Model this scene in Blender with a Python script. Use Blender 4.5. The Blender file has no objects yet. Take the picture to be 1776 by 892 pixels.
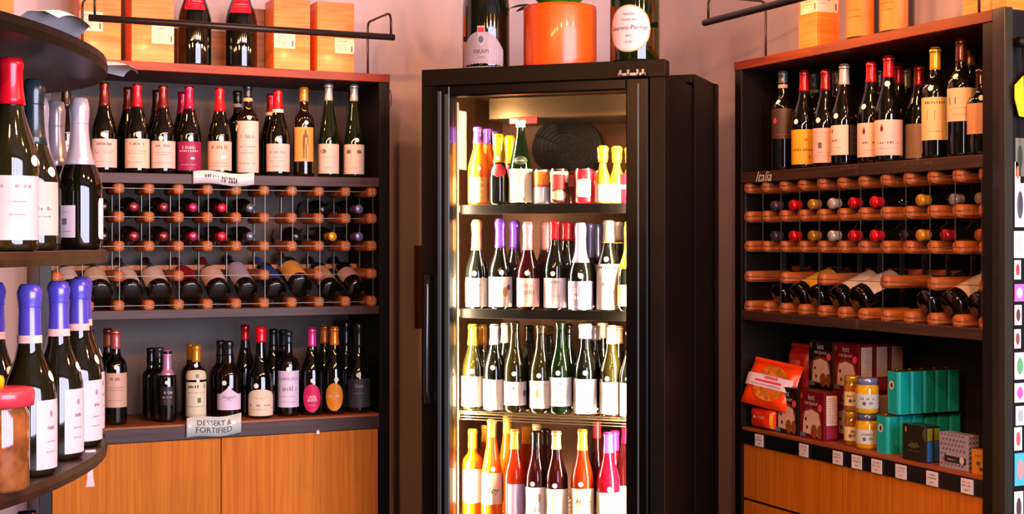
import bpy, bmesh, math, random
from math import sin, cos, pi, radians, atan2, sqrt
random.seed(7)
scene = bpy.context.scene
COL = scene.collection

# ------------------------------------------------------------------ camera, light, exposure
CAM_H = 1.44
YAW = radians(24.92)
cam_data = bpy.data.cameras.new('camera')
cam_data.sensor_width = 36.0
cam_data.lens = 36.0 * 2448.0 / 1776.0
cam_data.shift_y = -27.0 / 1776.0
cam_data.clip_start = 0.05
cam = bpy.data.objects.new('camera', cam_data)
cam.location = (0, 0, CAM_H)
cam.rotation_euler = (radians(90), 0, -YAW)
COL.objects.link(cam)
scene.camera = cam

world = bpy.data.worlds.new('world')
scene.world = world
world.use_nodes = True
world.node_tree.nodes['Background'].inputs[0].default_value = (0.75, 0.8, 1.0, 1)
world.node_tree.nodes['Background'].inputs[1].default_value = 0.3

scene.view_settings.view_transform = 'Standard'
scene.view_settings.look = 'None'
scene.view_settings.gamma = 1.0
scene.view_settings.use_curve_mapping = False
scene.view_settings.exposure = 0.0
scene.cycles.max_bounces = 8
scene.cycles.diffuse_bounces = 4
scene.cycles.glossy_bounces = 4
scene.cycles.transparent_max_bounces = 12
scene.cycles.sample_clamp_indirect = 6.0
scene.cycles.caustics_reflective = False
scene.cycles.caustics_refractive = False

def area_light(name, loc, rot, sx, sy, energy, color, spread=180):
    d = bpy.data.lights.new(name, 'AREA')
    d.shape = 'RECTANGLE'; d.size = sx; d.size_y = sy
    d.energy = energy; d.color = color; d.spread = radians(spread)
    o = bpy.data.objects.new(name, d)
    o.location = loc; o.rotation_euler = rot
    COL.objects.link(o)
    return o

# daylight entering through the six panes of the shop front behind the camera
for i in range(6):
    area_light('window_daylight', (0.55 + 0.88 * i, -2.96, 1.80), (radians(90), 0, 0), 0.78, 2.9, 116, (0.79, 0.78, 1.0))

# ------------------------------------------------------------------ materials
def lin(h):
    h = h.lstrip('#')
    out = []
    for i in (0, 2, 4):
        v = int(h[i:i+2], 16) / 255
        out.append(v / 12.92 if v <= 0.04045 else ((v + 0.055) / 1.055) ** 2.4)
    return tuple(out) + (1.0,)

MATS = {}
def mat(key, hexc, rough=0.5, metal=0.0, coat=0.0, var=0.06, scale=20.0, bump=0.0, emit=None, strength=0.0, sheen=0.0, spec=0.5):
    """plain procedural material: colour with a little noise variation"""
    if key in MATS: return MATS[key]
    m = bpy.data.materials.new(key); m.use_nodes = True
    nt = m.node_tree; b = nt.nodes['Principled BSDF']
    c = lin(hexc)
    b.inputs['Roughness'].default_value = rough
    b.inputs['Metallic'].default_value = metal
    b.inputs['Coat Weight'].default_value = coat
    b.inputs['Coat Roughness'].default_value = 0.06
    b.inputs['Specular IOR Level'].default_value = spec
    if var > 0:
        tc = nt.nodes.new('ShaderNodeTexCoord')
        n = nt.nodes.new('ShaderNodeTexNoise'); n.inputs['Scale'].default_value = scale; n.inputs['Detail'].default_value = 4
        r = nt.nodes.new('ShaderNodeValToRGB')
        r.color_ramp.elements[0].position = 0.3; r.color_ramp.elements[1].position = 0.7
        r.color_ramp.elements[0].color = tuple(max(0, v * (1 - var)) for v in c[:3]) + (1,)
        r.color_ramp.elements[1].color = tuple(min(1, v * (1 + var)) for v in c[:3]) + (1,)
        nt.links.new(tc.outputs['Object'], n.inputs['Vector'])
        nt.links.new(n.outputs['Fac'], r.inputs['Fac'])
        nt.links.new(r.outputs['Color'], b.inputs['Base Color'])
        if bump > 0:
            bp = nt.nodes.new('ShaderNodeBump'); bp.inputs['Strength'].default_value = bump; bp.inputs['Distance'].default_value = 0.003
            nt.links.new(n.outputs['Fac'], bp.inputs['Height']); nt.links.new(bp.outputs['Normal'], b.inputs['Normal'])
    else:
        b.inputs['Base Color'].default_value = c
    if emit:
        b.inputs['Emission Color'].default_value = lin(emit); b.inputs['Emission Strength'].default_value = strength
    MATS[key] = m
    return m

def wood(key, hex_a, hex_b, rough=0.45, coat=0.0, spec=0.5, stretch=(40, 40, 2.0), detail=5, bump=0.05):
    if key in MATS: return MATS[key]
    m = bpy.data.materials.new(key); m.use_nodes = True
    nt = m.node_tree; b = nt.nodes['Principled BSDF']
    tc = nt.nodes.new('ShaderNodeTexCoord'); mp = nt.nodes.new('ShaderNodeMapping')
    mp.inputs['Scale'].default_value = stretch
    n = nt.nodes.new('ShaderNodeTexNoise'); n.inputs['Scale'].default_value = 2.0; n.inputs['Detail'].default_value = detail
    n.inputs['Distortion'].default_value = 0.6
    r = nt.nodes.new('ShaderNodeValToRGB')
    r.color_ramp.elements[0].position = 0.32; r.color_ramp.elements[1].position = 0.68
    r.color_ramp.elements[0].color = lin(hex_a); r.color_ramp.elements[1].color = lin(hex_b)
    bp = nt.nodes.new('ShaderNodeBump'); bp.inputs['Strength'].default_value = bump; bp.inputs['Distance'].default_value = 0.002
    nt.links.new(tc.outputs['Object'], mp.inputs['Vector']); nt.links.new(mp.outputs['Vector'], n.inputs['Vector'])
    nt.links.new(n.outputs['Fac'], r.inputs['Fac']); nt.links.new(r.outputs['Color'], b.inputs['Base Color'])
    nt.links.new(n.outputs['Fac'], bp.inputs['Height']); nt.links.new(bp.outputs['Normal'], b.inputs['Normal'])
    b.inputs['Roughness'].default_value = rough; b.inputs['Coat Weight'].default_value = coat; b.inputs['Coat Roughness'].default_value = 0.15
    b.inputs['Specular IOR Level'].default_value = spec
    MATS[key] = m
    return m

def juice(key, hexc, transl=0.55, rough=0.08):
    """clear bottle filled with coloured wine: glossy skin over light-scattering liquid"""
    if key in MATS: return MATS[key]
    m = bpy.data.materials.new(key); m.use_nodes = True
    nt = m.node_tree; b = nt.nodes['Principled BSDF']; out = nt.nodes['Material Output']
    c = lin(hexc)
    b.inputs['Base Color'].default_value = c; b.inputs['Roughness'].default_value = rough
    b.inputs['Coat Weight'].default_value = 0.6; b.inputs['Coat Roughness'].default_value = 0.03
    t = nt.nodes.new('ShaderNodeBsdfTranslucent')
    n = nt.nodes.new('ShaderNodeTexNoise'); n.inputs['Scale'].default_value = 12
    mx = nt.nodes.new('ShaderNodeMixRGB'); mx.blend_type = 'MULTIPLY'; mx.inputs['Fac'].default_value = 0.15
    mx.inputs['Color1'].default_value = c
    nt.links.new(n.outputs['Fac'], mx.inputs['Color2']); nt.links.new(mx.outputs['Color'], t.inputs['Color'])
    s = nt.nodes.new('ShaderNodeMixShader'); s.inputs['Fac'].default_value = transl
    nt.links.new(b.outputs['BSDF'], s.inputs[1]); nt.links.new(t.outputs['BSDF'], s.inputs[2])
    nt.links.new(s.outputs['Shader'], out.inputs['Surface'])
    MATS[key] = m
    return m

def pane_glass(key):
    if key in MATS: return MATS[key]
    m = bpy.data.materials.new(key); m.use_nodes = True
    nt = m.node_tree; out = nt.nodes['Material Output']; nt.nodes.remove(nt.nodes['Principled BSDF'])
    tr = nt.nodes.new('ShaderNodeBsdfTransparent'); tr.inputs['Color'].default_value = (0.97, 0.98, 0.98, 1)
    gl = nt.nodes.new('ShaderNodeBsdfGlossy'); gl.inputs['Roughness'].default_value = 0.02
    fr = nt.nodes.new('ShaderNodeFresnel'); fr.inputs['IOR'].default_value = 1.45
    s = nt.nodes.new('ShaderNodeMixShader')
    nt.links.new(fr.outputs['Fac'], s.inputs['Fac']); nt.links.new(tr.outputs['BSDF'], s.inputs[1]); nt.links.new(gl.outputs['BSDF'], s.inputs[2])
    nt.links.new(s.outputs['Shader'], out.inputs['Surface'])
    MATS[key] = m
    return m

def paper(hexc): return mat('paper_' + hexc, hexc, 0.55, var=0.03, scale=60)
def foil(hexc): return mat('foil_' + hexc, hexc, 0.26, metal=0.35, coat=0.4, var=0.05)
def ink(hexc): return mat('ink_' + hexc, hexc, 0.6, var=0.02)
def glassy(hexc): return mat('glass_' + hexc, hexc, 0.04, coat=0.5, var=0.03, spec=0.6)

WALL = mat('wall_paint', '#d4c6cc', 0.85, var=0.03, scale=3, bump=0.05)
FLOOR = wood('floor_wood', '#3a2a20', '#5a4030', 0.5, stretch=(2, 30, 30))
WALLD = mat('wall_dark_paint', '#2c2624', 0.8, var=0.04, scale=3)
CEIL = mat('ceiling_paint', '#3a3432', 0.9, var=0.02, scale=3)
CARC = wood('carcass_dark', '#342420', '#46322c', 0.42, spec=0.25, stretch=(2, 40, 40), bump=0.03)
TOPB = wood('top_board_wood', '#54200c', '#702e12', 0.45, spec=0.25, stretch=(2, 40, 40), bump=0.03)
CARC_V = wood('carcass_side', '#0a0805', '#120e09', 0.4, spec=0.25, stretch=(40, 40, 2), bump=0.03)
BACKP = mat('carcass_back', '#5c5049', 0.7, var=0.05, scale=6)
BACKD = mat('carcass_back_dark', '#0a0807', 0.7, var=0.05, scale=6)
SHELFT = wood('shelf_top', '#7a3c18', '#a05422', 0.5, stretch=(2, 40, 40))
DOORW = wood('door_veneer', '#b0600f', '#c8781c', 0.6, spec=0.2, stretch=(60, 60, 1.2), bump=0.03)
DOWEL = wood('dowel_wood', '#8a4a1c', '#b8692c', 0.55, stretch=(30, 3, 30))
STRIP = mat('rack_strip', '#6a6660', 0.45, metal=0.9, var=0.04)
BLACKM = mat('black_metal', '#0c0c0c', 0.35, metal=0.2, var=0.05)
BRONZE = mat('bronze_metal', '#3a2c26', 0.4, metal=0.5, var=0.05)
CHROME = mat('chrome', '#d8d8d8', 0.12, metal=1.0, var=0.02)
PINE = wood('pine_box', '#dc6218', '#f2822c', 0.42, coat=0.06, spec=0.3, stretch=(3, 3, 45), bump=0.04)
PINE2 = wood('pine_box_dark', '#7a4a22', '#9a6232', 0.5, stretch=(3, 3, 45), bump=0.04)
STICK = mat('sticker_white', '#e8ece4', 0.5, var=0.02)
BLACKG = glassy('#080a07')
GREENG = glassy('#0d1a0a')
BROWNG = glassy('#150b06')
OLIVEG = glassy('#2b2a0c')

# ------------------------------------------------------------------ mesh helpers
def mk(name, verts, faces, m, parent=None, smooth=False, loc=None, rot=None, kind=None):
    me = bpy.data.meshes.new(name)
    me.from_pydata([tuple(v) for v in verts], [], faces)
    if smooth:
        for p in me.polygons: p.use_smooth = True
    me.materials.append(m); me.update()
    return ob(name, me, parent, loc, rot, kind)

def ob(name, me, parent=None, loc=None, rot=None, kind=None):
    o = bpy.data.objects.new(name, me); COL.objects.link(o)
    if parent is not None: o.parent = parent
    if loc is not None: o.location = loc
    if rot is not None: o.rotation_euler = rot
    if kind: o['kind'] = kind
    return o

def tag(o, label=None, cat=None, group=None, kind=None):
    if label: o['label'] = label
    if cat: o['category'] = cat
    if group: o['group'] = group
    if kind: o['kind'] = kind
    return o

def thing(name, label, cat, loc=(0, 0, 0), rotz=0, group=None):
    o = bpy.data.objects.new(name, None); COL.objects.link(o)
    o.empty_display_size = 0.05
    o.location = loc; o.rotation_euler = (0, 0, rotz)
    return tag(o, label, cat, group)

def box_mesh(name, x0, x1, y0, y1, z0, z1, m, bev=0.0015):
    bm = bmesh.new()
    bmesh.ops.create_cube(bm, size=1.0)
    for v in bm.verts:
        v.co = ((x0 + x1) / 2 + v.co.x * (x1 - x0), (y0 + y1) / 2 + v.co.y * (y1 - y0), (z0 + z1) / 2 + v.co.z * (z1 - z0))
    if bev > 0:
        b = min(bev, 0.45 * min(abs(x1 - x0), abs(y1 - y0), abs(z1 - z0)))
        bmesh.ops.bevel(bm, geom=bm.edges[:], offset=b, segments=1, affect='EDGES', profile=0.5)
    bmesh.ops.recalc_face_normals(bm, faces=bm.faces[:])
    me = bpy.data.meshes.new(name); bm.to_mesh(me); bm.free()
    me.materials.append(m)
    return me

def box(name, x0, x1, y0, y1, z0, z1, m, parent=None, bev=0.0015, loc=None, rot=None, kind=None):
    return ob(name, box_mesh(name, min(x0, x1), max(x0, x1), min(y0, y1), max(y0, y1), min(z0, z1), max(z0, z1), m, bev), parent, loc, rot, kind)

class Acc:
    """collects boxes / quads for one mesh"""
    def __init__(s): s.v = []; s.f = []
    def box(s, x0, x1, y0, y1, z0, z1):
        n = len(s.v)
        s.v += [(x0, y0, z0), (x1, y0, z0), (x1, y1, z0), (x0, y1, z0), (x0, y0, z1), (x1, y0, z1), (x1, y1, z1), (x0, y1, z1)]
        s.f += [tuple(n + i for i in q) for q in ((0, 3, 2, 1), (4, 5, 6, 7), (0, 1, 5, 4), (1, 2, 6, 5), (2, 3, 7, 6), (3, 0, 4, 7))]
    def add(s, v, f):
        n = len(s.v); s.v += list(v); s.f += [tuple(n + i for i in q) for q in f]
    def build(s, name, m, parent=None, **k): return mk(name, s.v, s.f, m, parent, **k)

def lathe(prof, seg=28):
    v, f, rings = [], [], []
    for r, z in prof:
        if r < 1e-6:
            rings.append([len(v)]); v.append((0, 0, z))
        else:
            rings.append(list(range(len(v), len(v) + seg)))
            v += [(r * cos(2 * pi * i / seg), r * sin(2 * pi * i / seg), z) for i in range(seg)]
    for a, b in zip(rings, rings[1:]):
        for i in range(seg):
            j = (i + 1) % seg
            if len(a) == 1 and len(b) == 1: continue
            if len(a) == 1: f.append((a[0], b[j], b[i]))
            elif len(b) == 1: f.append((a[i], a[j], b[0]))
            else: f.append((a[i], a[j], b[j], b[i]))
    return v, f

def tube(pts, r, seg=8):
    import mathutils
    P = [mathutils.Vector(p) for p in pts]
    v, f = [], []
    up = mathutils.Vector((0.31, 0.17, 0.93))
    for i, p in enumerate(P):
        t = (P[min(i + 1, len(P) - 1)] - P[max(i - 1, 0)]).normalized()
        a = t.cross(up).normalized(); b = t.cross(a).normalized()
        for k in range(seg):
            w = 2 * pi * k / seg
            v.append(tuple(p + a * (r * cos(w)) + b * (r * sin(w))))
    for i in range(len(P) - 1):
        for k in range(seg):
            k2 = (k + 1) % seg
            f.append((i * seg + k, i * seg + k2, (i + 1) * seg + k2, (i + 1) * seg + k))
    f.append(tuple(range(seg - 1, -1, -1))); f.append(tuple((len(P) - 1) * seg + k for k in range(seg)))
    return v, f

TXT = {}
def text_geo(s, size=1.0, shear=0.0):
    key = (s, shear)
    if key not in TXT:
        cu = bpy.data.curves.new('lettering_curve', 'FONT'); cu.body = s; cu.size = 1.0
        cu.align_x = 'CENTER'; cu.align_y = 'CENTER'; cu.resolution_u = 2; cu.shear = shear
        o = bpy.data.objects.new('lettering_tmp', cu); COL.objects.link(o)
        dg = bpy.context.evaluated_depsgraph_get()
        me = bpy.data.meshes.new_from_object(o.evaluated_get(dg))
        TXT[key] = ([(p.co.x, p.co.y) for p in me.vertices], [tuple(p.vertices) for p in me.polygons])
        bpy.data.objects.remove(o); bpy.data.curves.remove(cu); bpy.data.meshes.remove(me)
    v, f = TXT[key]
    return [(x * size, y * size) for x, y in v], f

def strokes(w, h, n, rnd):
    """a line of printed characters too small to read, as little upright strokes; 2D quads centred at 0"""
    v, f = [], []
    x = -w / 2
    step = w / n
    for i in range(n):
        if rnd.random() < 0.14: x += step; continue
        a = step * rnd.uniform(0.3, 0.72); hh = h * rnd.uniform(0.6, 1.0)
        k = len(v)
        v += [(x, -h / 2), (x + a, -h / 2), (x + a, -h / 2 + hh), (x, -h / 2 + hh)]
        f.append((k, k + 1, k + 2, k + 3)); x += step
    return v, f

def rect2(x0, x1, z0, z1): return [(x0, z0), (x1, z0), (x1, z1), (x0, z1)], [(0, 1, 2, 3)]
def disc2(cx, cz, rx, rz, n=14):
    return [(cx + rx * cos(2 * pi * i / n), cz + rz * sin(2 * pi * i / n)) for i in range(n)], [tuple(range(n))]
def shift2(g, dx, dz): return [(x + dx, z + dz) for x, z in g[0]], g[1]

# ------------------------------------------------------------------ bottles
def profile(kind, H, R):
    n = 0.0145
    if kind == 'burg':
        p = [(0.0, 0.004), (R * .8, 0.0), (R * .97, .004), (R, .012), (R, .30 * H), (R, .44 * H), (R * .97, .49 * H), (R * .88, .55 * H),
             (R * .74, .61 * H), (R * .6, .67 * H), (R * .48, .73 * H), (n * 1.15, .80 * H), (n, .87 * H), (n * .98, .95 * H), (n * 1.12, .955 * H), (n * 1.12, .99 * H), (n * .9, H), (0, H)]
    elif kind == 'bord':
        p = [(0.0, 0.004), (R * .8, 0.0), (R * .97, .004), (R, .012), (R, .35 * H), (R, .59 * H), (R * .96, .635 * H), (R * .85, .67 * H),
             (R * .64, .70 * H), (R * .47, .725 * H), (n * 1.05, .765 * H), (n, .85 * H), (n * .98, .95 * H), (n * 1.12, .955 * H), (n * 1.12, .99 * H), (n * .9, H), (0, H)]
    elif kind == 'champ':
        n = 0.0155
        p = [(0.0, 0.004), (R * .8, 0.0), (R * .97, .004), (R, .014), (R, .25 * H), (R, .37 * H), (R * .97, .43 * H), (R * .88, .49 * H), (R * .72, .55 * H),
             (R * .56, .61 * H), (R * .47, .66 * H), (R * .42, .72 * H), (n * 1.06, .79 * H), (n * 1.02, .85 * H), (n, .93 * H), (n * 1.1, .96 * H), (n, .99 * H), (n * .6, H), (0, H)]
    elif kind == 'ries':
        p = [(0.0, 0.004), (R * .8, 0.0), (R * .97, .004), (R, .012), (R, .28 * H), (R, .38 * H), (R * .96, .44 * H), (R * .87, .51 * H), (R * .75, .585 * H),
             (R * .63, .66 * H), (R * .51, .735 * H), (n * 1.05, .82 * H), (n * .95, .9 * H), (n * .95, .955 * H), (n * 1.1, .96 * H), (n * 1.1, .99 * H), (n * .9, H), (0, H)]
    elif kind == 'port':
        p = [(0.0, 0.004), (R * .8, 0.0), (R * .97, .004), (R, .012), (R, .35 * H), (R, .54 * H), (R * .95, .6 * H), (R * .78, .65 * H), (R * .52, .69 * H),
             (n * 1.2, .73 * H), (n * 1.3, .78 * H), (n * 1.1, .83 * H), (n, .9 * H), (n * 1.1, .955 * H), (n * 1.1, .99 * H), (n * .9, H), (0, H)]
    else:  # 'slim' : clear spirit style with tall shoulder
        p = [(0.0, 0.004), (R * .8, 0.0), (R * .97, .004), (R, .012), (R, .30 * H), (R, .45 * H), (R * .93, .52 * H), (R * .78, .6 * H), (R * .62, .68 * H),
             (R * .5, .75 * H), (n, .82 * H), (n * .95, .9 * H), (n * 1.1, .955 * H), (n * 1.1, .99 * H), (n * .9, H), (0, H)]
    return p

def radius_at(p, z):
    q = p[2:]
    for (r0, z0), (r1, z1) in zip(q, q[1:]):
        if z0 <= z <= z1: return r0 + (r1 - r0) * (z - z0) / max(1e-9, z1 - z0)
    return q[-1][0]

def wrap(g, r, a0=0.0, zc=0.0, prof=None, lift=0.0):
    """2D geometry laid on a lathe surface; x -> angle around the -y direction"""
    out = []
    for x, z in g[0]:
        zz = zc + z
        rr = (radius_at(prof, zz) if prof else r) + lift
        t = a0 + x / max(rr, 1e-4)
        out.append((rr * sin(t), -rr * cos(t), zz))
    return out, g[1]

def label_patch(R, z0, z1, half, shape='rect', lift=0.0007, prof=None, nu=20, nv=5):
    """curved paper label centred on -y; half in radians"""
    v, f = [], []
    for i in range(nu + 1):
        u = -1 + 2 * i / nu
        t = half * u
        lo, hi = z0, z1
        if shape == 'oval':
            k = sqrt(max(0, 1 - u * u)); mid = (z0 + z1) / 2; hh = (z1 - z0) / 2
            lo, hi = mid - hh * k, mid + hh * k
        elif shape == 'arch':
            hi = z1 - (z1 - z0) * 0.36 * (1 - sqrt(max(0, 1 - u * u)))
        elif shape == 'point':
            hi = z1 - (z1 - z0) * 0.36 * min(1, abs(u) * 1.6) ** 0.6
        elif shape == 'scallop':
            k = max(0, 1 - (abs(u)) ** 2.2); hi = z1 - (z1 - z0) * .5 * (1 - k); lo = z0
        elif shape == 'round':
            k = (max(0, 1 - abs(u) ** 4)) ** .25; mid = (z0 + z1) / 2; hh = (z1 - z0) / 2
            lo, hi = mid - hh * (.8 + .2 * k), mid + hh * (.8 + .2 * k)
        for j in range(nv + 1):
            z = lo + (hi - lo) * j / nv
            r = (radius_at(prof, z) if prof else R) + lift
            v.append((r * sin(t), -r * cos(t), z))
    for i in range(nu):
        for j in range(nv):
            a = i * (nv + 1) + j
            f.append((a, a + nv + 1, a + nv + 2, a + 1))
    return v, f

def capsule_mesh(prof, H, z0, extra=0.0009, flare=0.0, bulge=False):
    pts = [(radius_at(prof, z0) + extra * .3, z0)]
    N = 8
    for i in range(N + 1):
        z = z0 + 0.0005 + (H - z0 - 0.002) * i / N
        r = radius_at(prof, z) + extra + flare * (1 - i / N)
        if bulge:
            t = i / N
            r = max(r, 0.0155) + (0.0022 * sin(pi * min(1, max(0, (t - .62) / .38))) if t > .62 else 0)
        pts.append((r, z))
    pts += [(pts[-1][0] * .82, H + .0012), (0, H + .0014)]
    return lathe(pts, 24)

RND = random.Random(11)
def dress(t, kind, H, R, glass, cap, lab, sticker=None, back=None):
    """all parts of one standing bottle under root t (local z up, label towards -y)"""
    prof = profile(kind, H, R)
    v, f = lathe(prof)
    mk('glass_body', v, f, glass, t, True)
    if cap:
        hexc, z0 = cap[0], cap[1]
        opts = cap[2] if len(cap) > 2 else {}
        m = opts.get('mat') or foil(hexc)
        v, f = capsule_mesh(prof, H, z0 * H, bulge=opts.get('foil', False), flare=opts.get('flare', 0), extra=opts.get('extra', 0.0009))
        cp = mk('foil' if opts.get('foil') else 'capsule', v, f, m, t, True)
        if opts.get('foil'):       # tightened wire hood over the cork
            zz = H * (z0 + (1 - z0) * .62); rr = 0.0175
            a = Acc()
            a.add(*tube([(rr * cos(2 * pi * i / 14), rr * sin(2 * pi * i / 14), zz) for i in range(15)], 0.0009, 5))
            a.build('wire_hood', m, cp)
        if opts.get('band'):
            z1 = opts.get('bandz', z0) * H
            vv, ff = lathe([(radius_at(prof, z1) + .0018, z1), (radius_at(prof, z1 + .008) + .0018, z1 + .001), (radius_at(prof, z1 + .011) + .0018, z1 + .011), (radius_at(prof, z1 + .012) + .0008, z1 + .0122)], 24)
            mk('neck_band', vv, ff, paper(opts['band']), cp, True)
    if lab:
        for L in (lab if isinstance(lab, list) else [lab]):
            z0, z1, half, hexc = L[0] * H, L[1] * H, radians(L[2]), L[3]
            shape = L[4] if len(L) > 4 else 'rect'
            pr = L[5] if len(L) > 5 else None
            a0 = radians(L[6]) if len(L) > 6 else 0.0
            v, f = label_patch(R, z0, z1, half, shape, prof=prof)
            if a0: v = [(x * cos(a0) - y * sin(a0), x * sin(a0) + y * cos(a0), z) for x, y, z in v]
            lo = mk('label', v, f, paper(hexc), t, True)
            if pr: print_label(lo, R, z0, z1, half, pr, a0, prof)
    if sticker:
        z = sticker[0] * H; a0 = radians(sticker[1] if len(sticker) > 1 else 0)
        rr = 0.0085 * (R / .041)
        g = disc2(0, 0, rr, rr, 16)
        gg = ([(0, 0)] + g[0], [(0, i + 1, (i + 1) % 16 + 1) for i in range(16)])
        v, f = wrap(gg, R, a0, z, prof, 0.0016)
        mk('price_sticker', v, f, STICK, t)

def print_label(lo, R, z0, z1, half, pr, a0, prof):
    """ink on a label: pr = (colour, items)"""
    hexc, items = pr
    w = 2 * half * R; h = z1 - z0; mid = (z0 + z1) / 2
    groups = {}
    for it in items:
        k = it[0]; c = hexc
        if k == 'n':      # big name line: (n, zfrac, widthfrac, heightfrac)
            g = strokes(w * it[2], h * it[3], 9, RND); g = shift2(g, 0, h * it[1])
        elif k == 's':    # small print
            g = strokes(w * it[2], h * 0.022, 22, RND); g = shift2(g, 0, h * it[1])
        elif k == 'l':
            g = rect2(-w * it[2] / 2, w * it[2] / 2, h * it[1] - h * .008, h * it[1] + h * .008)
        elif k == 't':    # readable words
            g = text_geo(it[2], it[3], it[4] if len(it) > 4 else 0); g = shift2(g, 0, h * it[1])
        elif k == 'd':    # blot/emblem: (d, zfrac, xfrac, rx, rz, colour)
            g = disc2(w * it[2], h * it[1], it[3], it[4]); c = it[5] if len(it) > 5 else hexc
        elif k == 'r':    # block: (r, z, x, w, h, colour)
            g = rect2(w * it[2] - it[3] / 2, w * it[2] + it[3] / 2, h * it[1] - it[4] / 2, h * it[1] + it[4] / 2); c = it[5] if len(it) > 5 else hexc
        elif k == 'p':    # polygon list in fractions of the label: (p, [(x,z)...], colour)
            g = ([(w * x, h * z) for x, z in it[1]], [tuple(range(len(it[1])))]); c = it[2]
        v, f = wrap(g, R, a0, mid, prof, 0.0012 if k in 'rdp' else 0.0014)
        groups.setdefault(c, Acc()).add(v, f)
    for c, a in groups.items():
        a.build('lettering', ink(c), lo, kind='stuff')

def face_cam(x, y, off=0.0):
    """rotation about z that turns local -y towards the shopper standing at the origin"""
    return atan2(-y, -x) + pi / 2 + radians(off)

def bottle(x, y, z, H, kind, glass, cap, lab, label, R=None, sticker=None, off=0.0, group=None, name=None, rotz=None):
    R = R or {'burg': .041, 'bord': .0375, 'champ': .0435, 'ries': .0375, 'port': .042, 'slim': .036}[kind]
    t = thing(name or ('sparkling_wine_bottle' if kind == 'champ' else 'wine_bottle'), label, 'bottle', (x, y, z),
              face_cam(x, y, off) if rotz is None else rotz, group)
    dress(t, kind, H, R, glass, cap, lab, sticker)
    return t

def lying(base, axis, H, kind, glass, cap, lab, label, R=None, group=None, roll=0.0):
    """a bottle lying down: base centre at `base`, neck towards `axis`"""
    import mathutils
    R = R or {'burg': .041, 'bord': .0375, 'champ': .0435, 'ries': .0375}[kind]
    t = thing('lying_wine_bottle', label, 'bottle', base, 0, group)
    q = mathutils.Vector(axis).normalized().to_track_quat('Z', 'Y')
    e = q @ mathutils.Quaternion((0, 0, 1), radians(roll))
    t.rotation_mode = 'QUATERNION'; t.rotation_quaternion = e
    dress(t, kind, H, R, glass, cap, lab)
    return t

# ------------------------------------------------------------------ room
RX0, RX1, RY0, RY1, RZ1 = -3.5, 3.0846, -3.0, 5.237, 3.6
def slab(name, *a):
    o = box(name, *a[:-1], a[-1], bev=0); o['kind'] = 'structure'; return o
RXE = 5.6
slab('floor', RX0 - .1, RXE + .1, RY0 - .1, RY1 + .1, -0.1, 0.0, FLOOR)
slab('ceiling', RX0 - .1, RXE + .1, RY0 - .1, RY1 + .1, RZ1, RZ1 + .1, CEIL)
slab('wall_left', RX0 - .1, RX1 + .1, RY1, RY1 + .1, 0, RZ1, WALL)
slab('wall_right', RX1, RX1 + .1, 2.74, RY1, 0, RZ1, WALL)
slab('wall_return', RX1 + .1, RXE, 2.74, 2.84, 0, RZ1, WALLD)
slab('wall_far_side', RX0 - .1, RX0, RY0, RY1, 0, RZ1, WALLD)
slab('wall_entrance_side', RXE, RXE + .1, RY0, 2.84, 0, RZ1, WALLD)
# street wall behind the camera with the shop window in it
a = Acc()
for (x0, x1, z0, z1) in ((RX0, 0.1, 0, RZ1), (5.4, RXE, 0, RZ1), (0.1, 5.4, 0, 0.30), (0.1, 5.4, 3.30, RZ1)):
    a.box(x0, x1, RY0 - .1, RY0, z0, z1)
tag(a.build('wall_back', WALLD), kind='structure')
a = Acc()
for i in range(7): a.box(.08 + .88 * i, .14 + .88 * i, RY0 - .08, RY0 - .01, .30, 3.30)
a.box(.14, 5.36, RY0 - .08, RY0 - .01, .30, .36); a.box(.14, 5.36, RY0 - .08, RY0 - .01, 3.24, 3.30)
w1 = tag(a.build('window_1', BLACKM), kind='structure')
for i in range(6):
    box('pane', .145 + .88 * i, .955 + .88 * i, RY0 - .06, RY0 - .052, .36, 3.24, pane_glass('window_glass'), w1, bev=0)

# ------------------------------------------------------------------ pendant lamps above the shop floor
shade_m = mat('lamp_shade', '#1a1512', 0.5, var=.05)
PEND = [(-2.9 + .95 * i, .35 + .30 * i - .02 * i * i) for i in range(7)]
for i, (x, y) in enumerate(PEND):
    t = thing('pendant_lamp', 'small dark pendant lamp with bare warm bulb hanging over the shop floor', 'lamp', (x, y, 2.75), 0, 'pendant lamps over the shop floor')
    v, f = lathe([(0.0, .075), (.018, .075), (.022, .06), (.022, .03), (.019, .028), (0, .028)], 16)
    mk('socket', v, f, shade_m, t, True)
    v, f = tube([(0, 0, .07), (0, 0, .3), (0, 0, RZ1 - 2.75)], .003, 6)
    mk('cord', v, f, shade_m, t)
    v, f = lathe([(0, -.062), (.016, -.058), (.028, -.04), (.031, -.02), (.024, .004), (.014, .02), (.013, .03)], 16)
    mk('bulb', v, f, mat('bulb_glass', '#ffb060', .3, var=0, emit='#ff9a3a', strength=60), t, True)
    d = bpy.data.lights.new('bulb_light', 'POINT'); d.energy = 108; d.color = (1.0, .40, .155); d.shadow_soft_size = .04
    lo = bpy.data.objects.new('bulb_light', d); COL.objects.link(lo); lo.parent = t; lo.location = (0, 0, -.115)

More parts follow.
